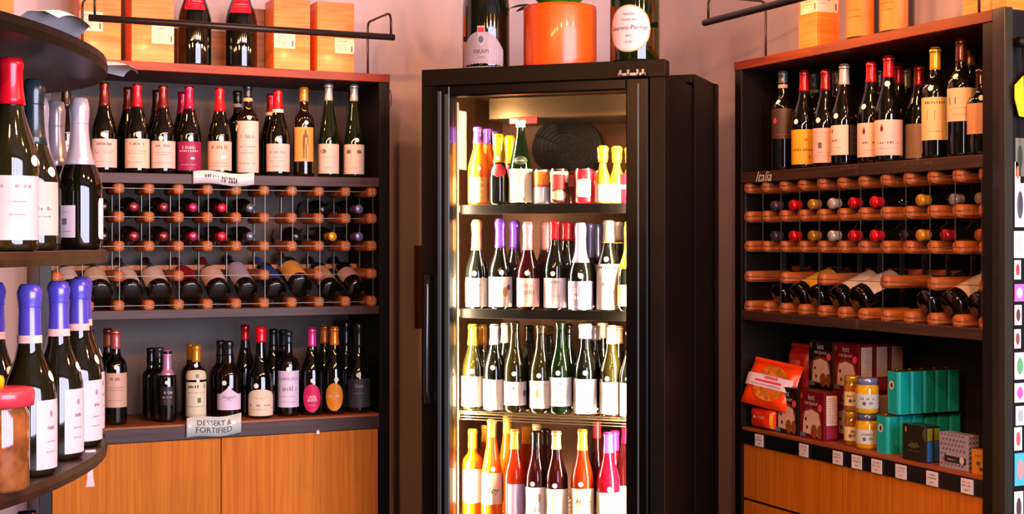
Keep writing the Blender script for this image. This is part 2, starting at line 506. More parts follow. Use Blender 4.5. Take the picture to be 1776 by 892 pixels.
# ------------------------------------------------------------------ the two wall units
Z_TOP, Z_S1, Z_RK, Z_CT = 2.05, 1.672, 1.207, 0.813
DEP = .345
def wall_unit(name, label, loc, rotz, xl, xr, backm, ctop, edge, doors):
    t = thing(name, label, 'shelving', loc, rotz)
    p = .04
    for x0 in (xl - p, xr):
        box('side_panel', x0, x0 + p, -.012, DEP + .012, 0, Z_TOP - .03, CARC_V, t)
    box('top_board', xl - p, xr + p, -.016, DEP + .012, Z_TOP - .03, Z_TOP, TOPB, t)
    box('display_shelf', xl, xr, -.010, DEP, Z_S1 - .035, Z_S1, CARC, t)
    box('rack_shelf', xl, xr, -.010, DEP, Z_RK - .031, Z_RK, CARC, t)
    c = box('counter_board', xl, xr, -.008, DEP, Z_CT - .05, Z_CT, ctop, t)
    box('front_edge', xl, xr, -.013, -.0085, Z_CT - .053, Z_CT - .008, edge, c, bev=.0008)
    box('back_panel', xl, xr, DEP, DEP + .010, .05, Z_TOP - .03, backm, t, bev=0)
    for (x0, x1, z0, z1) in doors:
        box('cabinet_door', x0, x1, -.004, .016, z0, z1, DOORW, t, bev=.001)
    box('plinth', xl, xr, .03, .05, 0, .08, CARC, t)
    box('cabinet_floor', xl, xr, .02, DEP, .08, .10, CARC, t)
    return t

LXO, RYO = 0.604, 3.980      # rack column 0 of either unit
YL, XR = 4.877, 2.7246       # front planes
UL = wall_unit('wall_shelf_unit', 'dark wooden wall shelf unit with honey-coloured cabinet doors, left of the glass-door fridge', (LXO, YL, 0), 0, -.0185, 1.1236, BACKP, SHELFT, CARC,
               [(-.016, .5445, .10, Z_CT - .056), (.5475, 1.121, .10, Z_CT - .056)])
UR = wall_unit('wall_shelf_unit', 'dark wooden wall shelf unit with drawers below, right of the glass-door fridge', (XR, RYO, 0), -pi / 2, -.0185, 1.106, BACKD, SHELFT, BLACKM,
               [(-.016, .531, .575, Z_CT - .056), (.534, 1.104, .575, Z_CT - .056), (-.016, .531, .10, .565), (.534, 1.104, .10, .565)])

def lp(x, d): return (LXO + x, YL + d)            # left unit: along the shelf, depth
def rp(x, d): return (XR + d, RYO - x)            # right unit

# ------------------------------------------------------------------ wood and steel bottle racks
ROWZ = [1.62, 1.523, 1.4235, 1.222]
HALFZ, HALFC = 1.322, (0, 2, 4, 7, 9, 11)
def dowel_mesh():
    bm = bmesh.new()
    s, L = .0185, .165
    prof = [(s * .45, -.008), (s * .82, -.004), (s, .005), (s, L)]
    rings = []
    for k, (r, y) in enumerate(prof):
        c = r * .58
        pts = [(r, c), (c, r), (-c, r), (-r, c), (-r, -c), (-c, -r), (c, -r), (r, -c)]
        rings.append([bm.verts.new((x, y, z)) for x, z in pts])
    for a_, b_ in zip(rings, rings[1:]):
        for i in range(8):
            bm.faces.new((a_[i], b_[i], b_[(i + 1) % 8], a_[(i + 1) % 8]))
    bm.faces.new(rings[0]); bm.faces.new(list(reversed(rings[-1])))
    bmesh.ops.recalc_face_normals(bm, faces=bm.faces[:])
    me = bpy.data.meshes.new('dowel'); bm.to_mesh(me); bm.free(); me.materials.append(DOWEL)
    return me
DW = dowel_mesh()
def strip_mesh(name, x0, x1, y0, y1, z0, z1): return box_mesh(name, x0, x1, y0, y1, z0, z1, STRIP, 0)
V_UP = strip_mesh('steel_strip', -.0009, .0009, -.009, -.0065, 1.4235, 1.635)
V_LO = strip_mesh('steel_strip', -.0009, .0009, -.009, -.0065, 1.222, 1.4235)
V_BK = strip_mesh('steel_strip', -.0012, .0012, .14, .158, 1.222, 1.635)
H_FR = strip_mesh('steel_strip', 0, 1.1, -.008, -.006, -.0008, .0008)
def rack(label, loc, rotz):
    t = thing('bottle_rack', label, 'wine rack', loc, rotz)
    for j in range(12):
        for z in ROWZ: ob('dowel', DW, t, (j * .1, 0, z))
        if j in HALFC:
            ob('dowel', DW, t, (j * .1, 0, HALFZ)); ob('steel_strip', V_LO, t, (j * .1, 0, 0))
        ob('steel_strip', V_UP, t, (j * .1, 0, 0)); ob('steel_strip', V_BK, t, (j * .1, 0, 0))
    for z in ROWZ + [HALFZ]: ob('steel_strip', H_FR, t, (0, 0, z))
    box('neck_rail', -.005, 1.105, .185, .203, 1.338, 1.356, DOWEL, t)
    return t
rack('wood and steel bottle rack built into the unit left of the fridge', (LXO, YL, 0), 0)
rack('wood and steel bottle rack built into the unit right of the fridge', (XR, RYO, 0), -pi / 2)

# ------------------------------------------------------------------ bar lamps standing on the units
def bar_lamp(label, loc, rotz, x0, x1, rods):
    t = thing('bar_lamp', label, 'lamp', loc, rotz)
    v, f = tube([(x0, -.2, 2.158), ((x0 + x1) / 2, -.2, 2.158), (x1, -.2, 2.158)], .0115, 10)
    mk('lamp_bar', v, f, BRONZE, t, True)
    for x in rods:
        pts = [(x, .03, Z_TOP), (x, .03, 2.15), (x, .03, 2.225), (x, .025, 2.236), (x, .012, 2.242), (x, -.08, 2.243), (x + .004, -.175, 2.244), (x + .005, -.192, 2.238), (x + .006, -.199, 2.222), (x + .006, -.2, 2.165)]
        v, f = tube(pts, .0042, 8)
        mk('bracket', v, f, BRONZE, t, True)
        v, f = lathe([(0, Z_TOP), (.012, Z_TOP), (.012, Z_TOP + .004), (0, Z_TOP + .005)], 14)
        mk('foot_plate', [(a_ + x, b_ + .03, c_) for a_, b_, c_ in v], f, BRONZE, t)
    for k in range(6):
        xx_ = x0 + (x1 - x0) * (k + .5) / 6
        d = bpy.data.lights.new('bar_light', 'AREA'); d.shape = 'SQUARE'; d.size = .022; d.energy = 1.0; d.color = (1.0, .38, .12)
        lo = bpy.data.objects.new('bar_light', d); COL.objects.link(lo); lo.parent = t; lo.location = (xx_, -.19, 2.140); lo.rotation_euler = (radians(58), 0, 0)
    return t
bar_lamp('slim dark bar lamp on brackets above the left wall unit', (LXO, YL, 0), 0, .072, 1.112, (.085, 1.094))
bar_lamp('slim dark bar lamp on brackets above the right wall unit', (XR, RYO, 0), -pi / 2, .045, 1.06, (.062, 1.05))

# ------------------------------------------------------------------ bottles standing on the left unit, upper shelf
TXT_A = ('#6a4a44', [('n', .33, .45, .10), ('l', .2, .7), ('s', .08, .6), ('s', 0.0, .55), ('s', -.3, .6)])
TXT_B = ('#8a6a66', [('n', .2, .5, .08), ('s', 0, .6), ('s', -.12, .5), ('s', -.32, .66)])
TXT_C = ('#55506a', [('n', .15, .6, .12), ('s', -.1, .6), ('l', -.35, .5)])
CAPF = {'foil': True}
DKRED, RED, MAG, BRED = '#5a1014', '#b0122c', '#a01048', '#e0101c'
CREAM, PINK, WHT = '#d8c0a8', '#dcbcb4', '#e6dcd8'
MAN = ('#5a3a14', [('p', [(-.02, -.42), (.02, -.42), (.05, 0), (.07, .2), (.14, .2), (.16, -.02), (.2, -.02), (.19, .26), (.13, .32), (.12, .42), (.04, .42), (.03, .32), (-.04, .24), (-.05, -.05)], '#6a4826'),
                   ('p', [(.09, -.42), (.13, -.42), (.12, 0), (.07, 0)], '#6a4826'), ('r', -.44, 0, .05, .004, '#7a5426'), ('r', .46, 0, .052, .0025, '#8a6430'), ('r', 0, -.46, .0012, .085, '#8a6430'), ('r', 0, .46, .0012, .085, '#8a6430')])
L1 = [
    (115, 0.6421, 4.947, 0.2907, 'burg', 'K', ('#20201e', 0.76), (0.07, 0.36, 80, WHT, 'rect', TXT_A), 'dark bottle with white label at the shadowed left end of the left unit upper shelf'),
    (181, 0.7652, 4.937, 0.3072, 'burg', 'K', (DKRED, 0.74), (0.06, 0.375, 85, PINK, 'rect', TXT_A), 'red wine bottle with dark maroon capsule, leftmost fully seen on the upper left shelf'),
    (238, 0.875, 4.937, 0.3084, 'burg', 'K', (RED, 0.74), (0.06, 0.385, 80, CREAM, 'rect', TXT_A), 'red wine bottle with crimson capsule and tan label, second on upper left shelf'),
    (283, 0.9631, 4.937, 0.3066, 'burg', 'K', (DKRED, 0.74), (0.065, 0.37, 82, PINK, 'rect', TXT_A), 'red wine bottle with brownish maroon capsule and pale label, left of the magenta-labelled bottle'),
    (328, 1.0525, 4.937, 0.3087, 'burg', 'K', (MAG, 0.74), (0.045, 0.37, 82, '#8a0c48', 'rect', ('#e8c8d8', [('n', 0.3, 0.4, 0.12), ('n', 0.18, 0.6, 0.07), ('d', -0.08, 0.1, 0.008, 0.005), ('s', -0.3, 0.5)])), 'red wine bottle with magenta label and purple-red capsule on upper left shelf'),
    (381, 1.1597, 4.937, 0.3076, 'burg', 'K', (BRED, 0.73), (0.055, 0.385, 84, '#e0b8a4', 'rect', ('#b85048', [('n', 0.3, 0.5, 0.13), ('d', -0.05, 0.1, 0.008, 0.007, '#f4efe8'), ('d', -0.02, 0.16, 0.006, 0.005, '#f4efe8'), ('s', -0.25, 0.6), ('s', -0.35, 0.6)])), 'red wine bottle with bright red capsule and white-splashed peach label on upper left shelf'),
    (430, 1.2605, 4.937, 0.3225, 'bord', 'BR', ('#182228', 0.86, {'band': '#d09878', 'bandz': 0.82}), (0.035, 0.6, 80, '#dcc0b8', 'rect', TXT_B), 'tall-label bottle with dark capsule and orange neck band on upper left shelf'),
    (482, 1.3695, 4.937, 0.3089, 'burg', 'K', (BRED, 0.77, {'band': '#e8d8d0', 'bandz': 0.74}), (0.055, 0.375, 84, PINK, 'rect', TXT_B), 'red wine bottle with red capsule above a white neck band on upper left shelf'),
    (527, 1.4653, 4.937, 0.3237, 'bord', 'BR', ('#c08028', 0.84, {'extra': 0.0016}), (0.17, 0.55, 62, '#d89a48', 'rect', MAN), 'round-shouldered bottle with amber wax cap and gold label showing a standing man'),
    (570, 1.5584, 4.937, 0.3405, 'ries', 'G', ('#b8b8b8', 0.82), (0.04, 0.355, 78, '#e0ccc0', 'rect', ('#7a6a50', [('d', 0.25, -0.2, 0.012, 0.008, '#7a6a40'), ('s', 0.05, 0.5), ('l', -0.1, 0.5), ('s', -0.3, 0.3)])), 'slender green bottle with silver capsule, left one of the two alike at the shelf end'),
    (614, 1.6551, 4.937, 0.343, 'ries', 'G', ('#b8b8b8', 0.82), (0.04, 0.355, 78, '#e0ccc0', 'rect', ('#7a6a50', [('d', 0.25, -0.2, 0.01, 0.008, '#7a6a40'), ('d', 0.25, 0.2, 0.01, 0.007, '#7a6a40'), ('l', -0.1, 0.5), ('s', -0.3, 0.3)])), 'slender green bottle with silver capsule, rightmost on upper left shelf'),
    (222, 0.8627, 5.047, 0.3069, 'burg', 'K', (DKRED, 0.74), None, 'dark bottle with maroon capsule standing behind the tan-labelled bottle'),
    (272, 0.9624, 5.047, 0.3013, 'burg', 'K', ('#2a0c0e', 0.74), None, 'dark bottle standing behind, between the tan-labelled and maroon-capsule bottles'),
    (316, 1.0515, 5.047, 0.2991, 'burg', 'K', (MAG, 0.74), None, 'dark bottle with dull magenta capsule standing behind the magenta-labelled bottle'),
    (412, 1.2505, 5.047, 0.3122, 'bord', 'K', ('#10181a', 0.86, {'band': '#b8b0a0', 'bandz': 0.81}), None, 'dark bottle with pale neck band half hidden behind the tall-label bottle'),
    (470, 1.3714, 5.037, 0.3061, 'burg', 'K', (RED, 0.77, {'band': '#d8d0d0', 'bandz': 0.74}), None, 'red-capped bottle with white neck band hiding behind its twin on upper left shelf'),
]
GL = {'K': BLACKG, 'G': GREENG, 'BR': BROWNG, 'O': OLIVEG}
STK_L1 = {181: (.415, 0), 238: (.425, 6), 283: (.40, -10), 328: (.40, 6), 381: (.415, 6), 430: (.635, 8), 482: (.42, 2), 527: (.60, 14), 614: (.40, 18)}
for (px, x, y, H, k, g, cap, lab, txt) in L1:
    bottle(x, y, Z_S1, H, k, GL[g], cap, lab, txt, sticker=STK_L1.get(px), group='bottles on the left unit upper shelf')

# ------------------------------------------------------------------ bottles on the left counter board
OV1 = ('#f4d0dc', [('n', .05, .5, .10), ('n', -.06, .6, .12), ('s', -.25, .4)])
LB = [
    (155, 0.7246, 4.997, 0.3247, 'bord', 'K', ('#7a1070', 0.8), None, 'bottle with purple capsule half hidden beside the foreground display stand'),
    (187, 0.794, 5.047, 0.324, 'bord', 'K', ('#8a4428', 0.8), None, 'bottle with copper capsule standing behind the tan-labelled bottle on the left counter'),
    (201, 0.8068, 4.957, 0.3248, 'bord', 'K', ('#c0605a', 0.8), (0.19, 0.55, 72, '#c8a48c', 'rect', TXT_A), 'bordeaux bottle with coppery pink capsule and tan label on the left counter'),
    (262, 0.9386, 5.027, 0.2526, 'bord', 'K', ('#0c0c10', 0.8), None, 'dark slim bottle farthest left in the shadowed cluster on the left counter'),
    (276, 0.9608, 4.997, 0.2559, 'bord', 'K', ('#3a3040', 0.86), None, 'dark slim bottle in the middle of the shadowed cluster on the left counter'),
    (290, 0.9808, 4.957, 0.248, 'bord', 'K', ('#c888b0', 0.66), (0.24, 0.5, 50, '#15120f', 'rect', ('#b8a8a0', [('n', 0.2, 0.7, 0.16), ('n', -0.05, 0.6, 0.12), ('r', -0.3, 0, 0.02, 0.012, '#8a4a24')])), 'slim dark bottle with pink capsule and black label on the left counter'),
    (331, 1.0778, 5.027, 0.2645, 'bord', 'BR', ('#b07818', 0.78), None, 'gold-capped bottle standing behind the white-and-green-labelled bottle'),
    (340, 1.0788, 4.947, 0.2637, 'bord', 'BR', ('#d08c1c', 0.78), [(0.06, 0.52, 78, '#d8cfae', 'rect', ('#2c4a34', [('n', 0.38, 0.8, 0.1), ('s', 0.2, 0.7), ('r', -0.02, 0.12, 0.012, 0.017, '#3a7a50'), ('s', -0.2, 0.7)])), (0.55, 0.68, 78, '#d8c8a8', 'arch', ('#2c4a34', [('r', -0.1, 0.05, 0.011, 0.013, '#3a7a50')]))], 'gold-capped bottle with cream label bearing green squares on the left counter'),
    (383, 1.1873, 5.037, 0.2709, 'port', 'BR', ('#14181a', 0.8), None, 'dark squat bottle behind the one with the pointed white label'),
    (397, 1.1997, 4.967, 0.2729, 'port', 'BR', ('#1a2226', 0.82), (0.12, 0.44, 74, '#d8c8dc', 'point', ('#7a6a80', [('t', 0.02, 'Ruggeri', 0.016, 0.3), ('s', -0.12, 0.3)])), 'squat port-shaped bottle with pointed white label on the left counter'),
    (425, 1.2806, 5.057, 0.3234, 'burg', 'K', ('#c01020', 0.83), None, 'dark bottle with red cap at the back left of the wax-capped bottle'),
    (452, 1.3064, 4.937, 0.323, 'champ', 'K', ('#e01020', 0.83, {'extra': 0.005}), (0.03, 0.32, 80, '#dcccb0', 'arch', ('#6a5a50', [('l', 0.22, 0.3), ('s', 0.16, 0.3), ('n', -0.1, 0.7, 0.06), ('s', -0.25, 0.5)])), 'bottle with thick red wax cap and arched cream label on the left counter'),
    (474, 1.3827, 5.047, 0.3066, 'burg', 'K', ('#0e1a20', 0.8), None, 'dark-capped bottle behind, between the wax cap and the large white label'),
    (491, 1.4166, 5.037, 0.3042, 'bord', 'K', ('#0e1a20', 0.8), None, 'dark-capped bottle directly behind the large white-labelled bottle'),
    (500, 1.4105, 4.947, 0.3032, 'bord', 'K', ('#1c2c36', 0.86), (0.11, 0.54, 80, '#d8cce0', 'rect', ('#8a7a90', [('t', 0.28, 'CABERLEUX', 0.0145), ('n', 0.02, 0.7, 0.14), ('s', -0.2, 0.5), ('s', -0.35, 0.6)])), 'dark bottle with large pale lavender label on the left counter'),
    (541, 1.4985, 4.947, 0.3134, 'burg', 'K', ('#e03a8c', 0.79), (0.04, 0.36, 48, '#d0105c', 'oval', OV1), 'bottle with hot pink cap and oval pink label on the left counter'),
    (563, 1.5744, 5.037, 0.3171, 'burg', 'K', ('#c87010', 0.79), None, 'orange-capped bottle at the back between the pink and orange caps'),
    (580, 1.5834, 4.947, 0.3154, 'burg', 'K', ('#e08414', 0.79), (0.04, 0.36, 48, '#e08c18', 'oval', ('#d8d0e0', [('p', [(0, 0), (0.42, 0.1), (0.38, 0.3), (0.2, 0.46), (0, 0.5)], '#7aa018'), ('p', [(-0.5, 0), (-0.5, -0.05), (0.48, -0.05), (0.5, 0.02), (0.3, 0.14), (-0.44, 0.16)], '#b8a8a8'), ('n', 0.04, 0.6, 0.09)])), 'bottle with orange cap and oval yellow and green label on the left counter'),
    (600, 1.6571, 5.037, 0.3323, 'champ', 'K', ('#0c140e', 0.72, CAPF), None, 'dark foil-topped bottle in shadow behind the last bottle of the left counter'),
    (622, 1.6763, 4.947, 0.33, 'champ', 'K', ('#14201a', 0.72, CAPF), (0.06, 0.38, 74, '#2c2e34', 'rect', ('#a0a0b0', [('t', 0.25, 'Gala', 0.017, 0.35), ('l', 0.08, 0.6), ('s', 0, 0.4)])), 'dark foil-topped bottle with black label at the right end of the left counter'),
]
STK_LB = {201: (.61, 2), 290: (.56, -3), 340: (.735, 0), 397: (.47, -22), 452: (.36, -20), 500: (.56, 0), 541: (.40, 4), 580: (.40, 10), 622: (.42, 0)}
for (px, x, y, H, k, g, cap, lab, txt) in LB:
    bottle(x, y, Z_CT, H, k, GL[g], cap, lab, txt, sticker=STK_LB.get(px), group='bottles on the left counter board', R=(.031 if px in (262, 276, 290) else .035 if px in (331, 340) else None))

# ------------------------------------------------------------------ bottles lying in the racks, necks to the front
def rack_front(unit, cell, row, cap, txt, H=.30, kind='bord', push=0.0):
    z = (ROWZ[1] if row == 0 else ROWZ[2]) + .034
    d = H - .004 + push
    if unit == 'L': b = lp(.05 + .1 * cell, d); ax = (0, -1, 0)
    else: b = rp(.05 + .1 * cell, d); ax = (-1, 0, 0)
    lying((b[0], b[1], z), ax, H, kind, BLACKG, (cap, .79 if unit == 'L' else .885), (.2, .5, 80, '#b8a898'), txt, group='bottles lying in the upper rows of the ' + ('left' if unit == 'L' else 'right') + ' rack')
ORD = ['first', 'second', 'third', 'fourth', 'fifth', 'sixth', 'seventh', 'eighth', 'ninth', 'tenth', 'eleventh']
def cellname(c): return ORD[c] + ' cell from left'
LROW = [{0: ('#200a0c', 'black'), 1: ('#1c0a0c', 'blackish'), 2: ('#7a1c2c', 'maroon'), 3: ('#701a26', 'dark red'), 4: ('#a01850', 'magenta'), 5: ('#c8142e', 'bright red'), 6: ('#505868', 'grey'), 9: ('#0c1810', 'dark green'), 10: ('#6a68a0', 'violet-silver')},
        {0: ('#200a0c', 'black'), 1: ('#1c0a0c', 'blackish'), 2: ('#7a1c2c', 'maroon'), 3: ('#701a26', 'dark red'), 4: ('#a01850', 'magenta'), 5: ('#c8142e', 'bright red'), 6: ('#505868', 'grey'), 8: ('#0c1810', 'dark green'), 9: ('#d89a10', 'yellow'), 10: ('#6a68a0', 'violet-silver')}]
for r in (0, 1):
    for c, (h, nm) in LROW[r].items():
        pb = .12 if nm == 'dark green' else 0
        rack_front('L', c, r, h, '%s-capped bottle lying in the left rack, %s row, %s' % (nm, 'top' if r == 0 else 'second', cellname(c)), H=(.30 if not pb else .21), push=0.0 if not pb else .11)
RROW = [{1: ('#4a3a48', 'dark'), 2: ('#d0101c', 'red'), 3: ('#b88830', 'gold'), 4: ('#b8b4b8', 'silver'), 5: ('#c00c1c', 'crimson'), 6: ('#d0101c', 'red'), 8: ('#c08a28', 'gold'), 9: ('#888890', 'steel'), 10: ('#8a7a58', 'dull gold')},
        {1: ('#3a3044', 'dark'), 2: ('#c8101c', 'red'), 3: ('#a87c2c', 'gold'), 4: ('#b8b4c0', 'silver'), 5: ('#c00c1c', 'crimson'), 6: ('#d0101c', 'red'), 7: ('#181614', 'black'), 8: ('#c08a28', 'gold'), 9: ('#8a1020', 'dark red'), 10: ('#a05a2c', 'copper')}]
for r in (0, 1):
    for c, (h, nm) in RROW[r].items():
        rack_front('R', c, r, h, '%s-capped bottle lying in the right rack, %s row, %s' % (nm, 'top' if r == 0 else 'second', cellname(c)), push=.03 if (c, r) in ((9, 0), (10, 0), (7, 1), (10, 1)) else 0)

# bottles shown base-first on the lowest tier, necks raised on the back rail
def rack_base(unit, x, labcol, capcol, txt, kind='burg', H=.30, R=None, lab=(.12, .5), glass=None, dz=0.0, pr=None):
    z = 1.262 + dz
    b = lp(x, .012) if unit == 'L' else rp(x, .012)
    n = lp(x, .012 + H * .93) if unit == 'L' else rp(x, .012 + H * .93)
    zn = z + H * .36
    ax = (n[0] - b[0], n[1] - b[1], zn - z)
    t = lying((b[0], b[1], z), ax, H, kind, glass or BLACKG, (capcol, .76), (lab[0], lab[1], 80, labcol, 'rect', pr), txt, R=R, group='bottles shown base-first in the lowest tier of the ' + ('left' if unit == 'L' else 'right') + ' rack')
    # label to the top
    import mathutils
    up = t.rotation_quaternion @ mathutils.Vector((0, -1, 0)); axv = mathutils.Vector(ax).normalized()
    tgt = mathutils.Vector((0, 0, 1)) - axv * axv.z; tgt.normalize()
    ang = atan2(axv.dot(up.cross(tgt)), up.dot(tgt))
    t.rotation_quaternion = mathutils.Quaternion(axv, ang) @ t.rotation_quaternion
for (x, lc, cc, nm, kw) in [
    (0.0435, '#c8b8b4', '#501018', 'lying bottle with greyish label, lowest left rack tier, half hidden by the foreground stand', {}),
    (0.1425, '#c8b49c', '#3a0c14', 'lying bottle with sand-coloured label, leftmost in full view in the lowest left rack tier', {}),
    (0.2432, '#c4b0a4', '#3a0c1c', 'lying bottle with pale beige label, second in full view in the lowest left rack tier', {}),
    (0.3399, '#ccb8b0', '#3c0c14', 'lying bottle with dusty white label, third in full view in the lowest left rack tier', {}),
    (0.4462, '#7a0c18', '#7a0c14', 'lying bottle with dark red label in the lowest tier of the left rack', {}),
    (0.5444, '#d0b0a0', '#a0101c', 'lying bottle with peach label and red capsule in the lowest tier of the left rack', {}),
    (0.6443, '#a89cb0', '#202020', 'lying bottle with long lavender label in the lowest tier of the left rack', {'kind': 'bord', 'H': 0.32, 'lab': (0.15, 0.6)}),
    (0.748, '#18387a', '#1c48b0', 'lying bottle with blue label and blue capsule in the lowest tier of the left rack', {'kind': 'bord'}),
    (0.8386, '#c89448', '#5a3418', 'larger lying bottle with gold label and brown capsule in the lowest left rack tier', {'kind': 'bord', 'H': 0.31, 'R': 0.042, 'dz': 0.014}),
    (0.9501, '#b89468', '#141814', 'lying bottle with straw-gold label in the lowest tier of the left rack', {'kind': 'bord'}),
    (1.0482, '#b89090', '#141414', 'lying bottle with small pink label at the right end of the lowest left rack tier', {'kind': 'bord', 'lab': (0.2, 0.45)}),
]:
    rack_base('L', x, lc, cc, nm, **kw)
for (x, lc, cc, nm, kw) in [
    (0.1554, '#2a2420', '#101010', 'dark unlabelled-looking lying bottle, farthest left in the lowest right rack tier', {'kind': 'bord'}),
    (0.2585, '#d8b040', '#301010', 'lying bottle with yellow label in the lowest tier of the right rack', {}),
    (0.3516, '#282624', '#101010', 'dark lying bottle between the yellow-labelled and white-labelled ones in the lowest right rack tier', {'kind': 'bord'}),
    (0.4611, '#c8c0b4', '#101010', 'lying bottle with narrow white label in the lowest tier of the right rack', {'kind': 'bord'}),
    (0.5577, '#d0c8c0', '#101010', 'lying bottle with broad white label in the lowest tier of the right rack', {}),
    (0.8566, '#201c1a', '#5a1018', 'dark lying bottle right of the empty cells in the lowest tier of the right rack', {'kind': 'bord'}),
    (0.9585, '#c0b8ac', '#101010', 'lying bottle with off-white label, second from the right in the lowest right rack tier', {}),
    (1.0579, '#b0a090', '#101010', 'lying bottle with beige label, last in the lowest tier of the right rack', {'kind': 'bord'}),
]:
    rack_base('R', x, lc, cc, nm, **kw)

# ------------------------------------------------------------------ bottles on the right unit, upper shelf
CREST = lambda x, c='#6a2030': [('d', .25, x, .005, .009, c), ('d', .34, x, .003, .004, '#8a6a20')]
R1 = [
    (1358, 2.7846, 3.8626, 0.3315, 'bord', 'K', ('#5a6068', 0.88, {'band': '#a08878', 'bandz': 0.83}), (0.32, 0.62, 80, '#3a2622', 'round', ('#b03848', [('d', 0.1, -0.28, 0.007, 0.01, '#b03850'), ('s', -0.36, 0.5)])), 'brown-labelled bottle with steel cap at the left end of the upper right shelf'),
    (1395, 2.7846, 3.7466, 0.3207, 'burg', 'K', ('#a0101c', 0.79), (0.05, 0.4, 82, '#e0a828', 'rect', ('#7a3a10', [('d', 0.2, 0.05, 0.006, 0.005, '#c06a20'), ('n', -0.08, 0.7, 0.07), ('r', -0.3, 0.2, 0.016, 0.008, '#7a1c18'), ('r', 0.42, 0.38, 0.016, 0.012, '#b02418')])), 'red-capped bottle with bright yellow label on the upper right shelf'),
    (1432, 2.7846, 3.6357, 0.3122, 'burg', 'K', ('#8a1420', 0.79), (0.05, 0.4, 82, '#dcb4ac', 'rect', ('#7a6a68', [('s', 0.36, 0.5), ('r', -0.0, -0.16, 0.013, 0.018, '#6a5a5a'), ('s', -0.2, 0.5), ('s', -0.3, 0.6)])), 'bottle with dull red cap and pink label right beside the yellow-labelled bottle'),
    (1464, 2.7846, 3.5436, 0.3182, 'burg', 'K', ('#b8b4b4', 0.8), [(0.11, 0.4, 48, '#dccabc', 'rect', ('#6a5a58', [('d', 0.3, -0.3, 0.003, 0.006), ('n', 0.0, 0.6, 0.08), ('s', -0.25, 0.4)]), -30), (0.11, 0.4, 24, '#3a3844', 'rect', ('#90889a', [('s', 0.3, 0.6), ('s', 0.1, 0.6), ('s', -0.1, 0.6)]), 48)], 'silver-capped bottle with white front label and dark side label on the upper right shelf'),
    (1511, 2.7846, 3.4145, 0.3105, 'burg', 'K', ('#c0121e', 0.8), (0.07, 0.4, 80, '#dcbcb0', 'rect', ('#6a4a48', [('n', -0.08, 0.6, 0.06), ('s', -0.3, 0.5)]+CREST(-0.2))), 'red-capped bottle with crest on pink label, partly behind its right twin'),
    (1541, 2.7846, 3.3356, 0.3185, 'burg', 'K', ('#c8141e', 0.8), (0.07, 0.4, 80, '#dcc0b8', 'rect', ('#6a4a48', [('n', -0.14, 0.6, 0.06), ('s', -0.3, 0.5)]+CREST(-0.18))), 'tallest red-capped bottle with crested pale pink label amid the upper right shelf'),
    (1622, 2.7796, 3.1296, 0.3183, 'bord', 'K', ('#c89820', 0.8), (0.17, 0.55, 78, '#d8c088', 'rect', ('#6a5a38', [('n', 0.38, 0.6, 0.07), ('r', 0.08, -0.12, 0.024, 0.028, '#8a7448'), ('s', -0.3, 0.5)])), 'gold-capped bordeaux bottle with tall cream label on the upper right shelf'),
    (1667, 2.7746, 3.0203, 0.3284, 'bord', 'K', ('#4a1810', 0.8), (0.3, 0.58, 80, '#d0bc98', 'rect', ('#4a4a48', [('r', 0.12, -0.24, 0.02, 0.02, '#1c3448'), ('s', -0.1, 0.4), ('s', -0.3, 0.5)])), 'tall bottle with brown-red capsule and cream label near the upper right shelf end'),
    (1702, 2.7846, 2.9536, 0.2385, 'bord', 'K', ('#301010', 0.8), (0.25, 0.6, 80, '#c89878', 'rect', None), 'bottle cut off by the right side panel, showing a strip of tan label'),
    (1412, 2.8846, 3.8277, 0.329, 'bord', 'K', ('#50585c', 0.84, {'band': '#808078', 'bandz': 0.79}), None, 'steel-capped bottle standing behind the yellow-labelled bottle'),
    (1451, 2.8846, 3.7092, 0.3198, 'bord', 'K', ('#60605c', 0.86), None, 'pale-capped bottle standing behind, left of the silver-capped bottle'),
    (1526, 2.8946, 3.508, 0.3055, 'burg', 'K', ('#141814', 0.8), None, 'dark bottle hidden behind between the two crest-labelled bottles'),
    (1558, 2.8746, 3.3984, 0.3064, 'burg', 'K', ('#a01020', 0.8), None, 'red-capped bottle behind the right edge of the tallest red-capped one'),
    (1571, 2.9046, 3.3997, 0.2941, 'bord', 'K', ('#707880', 0.8), None, 'grey-capped bottle standing far back on the upper right shelf'),
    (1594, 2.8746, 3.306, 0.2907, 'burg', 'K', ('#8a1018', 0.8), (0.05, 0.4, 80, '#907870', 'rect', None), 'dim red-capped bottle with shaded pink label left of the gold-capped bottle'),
    (1682, 2.8746, 3.0945, 0.3112, 'bord', 'K', ('#8a6424', 0.86), None, 'gold-banded bottle behind the tall cream-labelled one'),
]
STK_R1 = {1358: (.69, -35), 1395: (.48, -40), 1432: (.48, -35), 1464: (.49, -38), 1511: (.56, -38), 1541: (.74, -10), 1622: (.63, -20), 1667: (.68, -30), 1702: (.66, 0)}
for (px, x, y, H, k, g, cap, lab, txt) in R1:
    bottle(x, y, Z_S1, H, k, GL[g], cap, lab, txt, sticker=STK_R1.get(px), group='bottles on the right unit upper shelf')

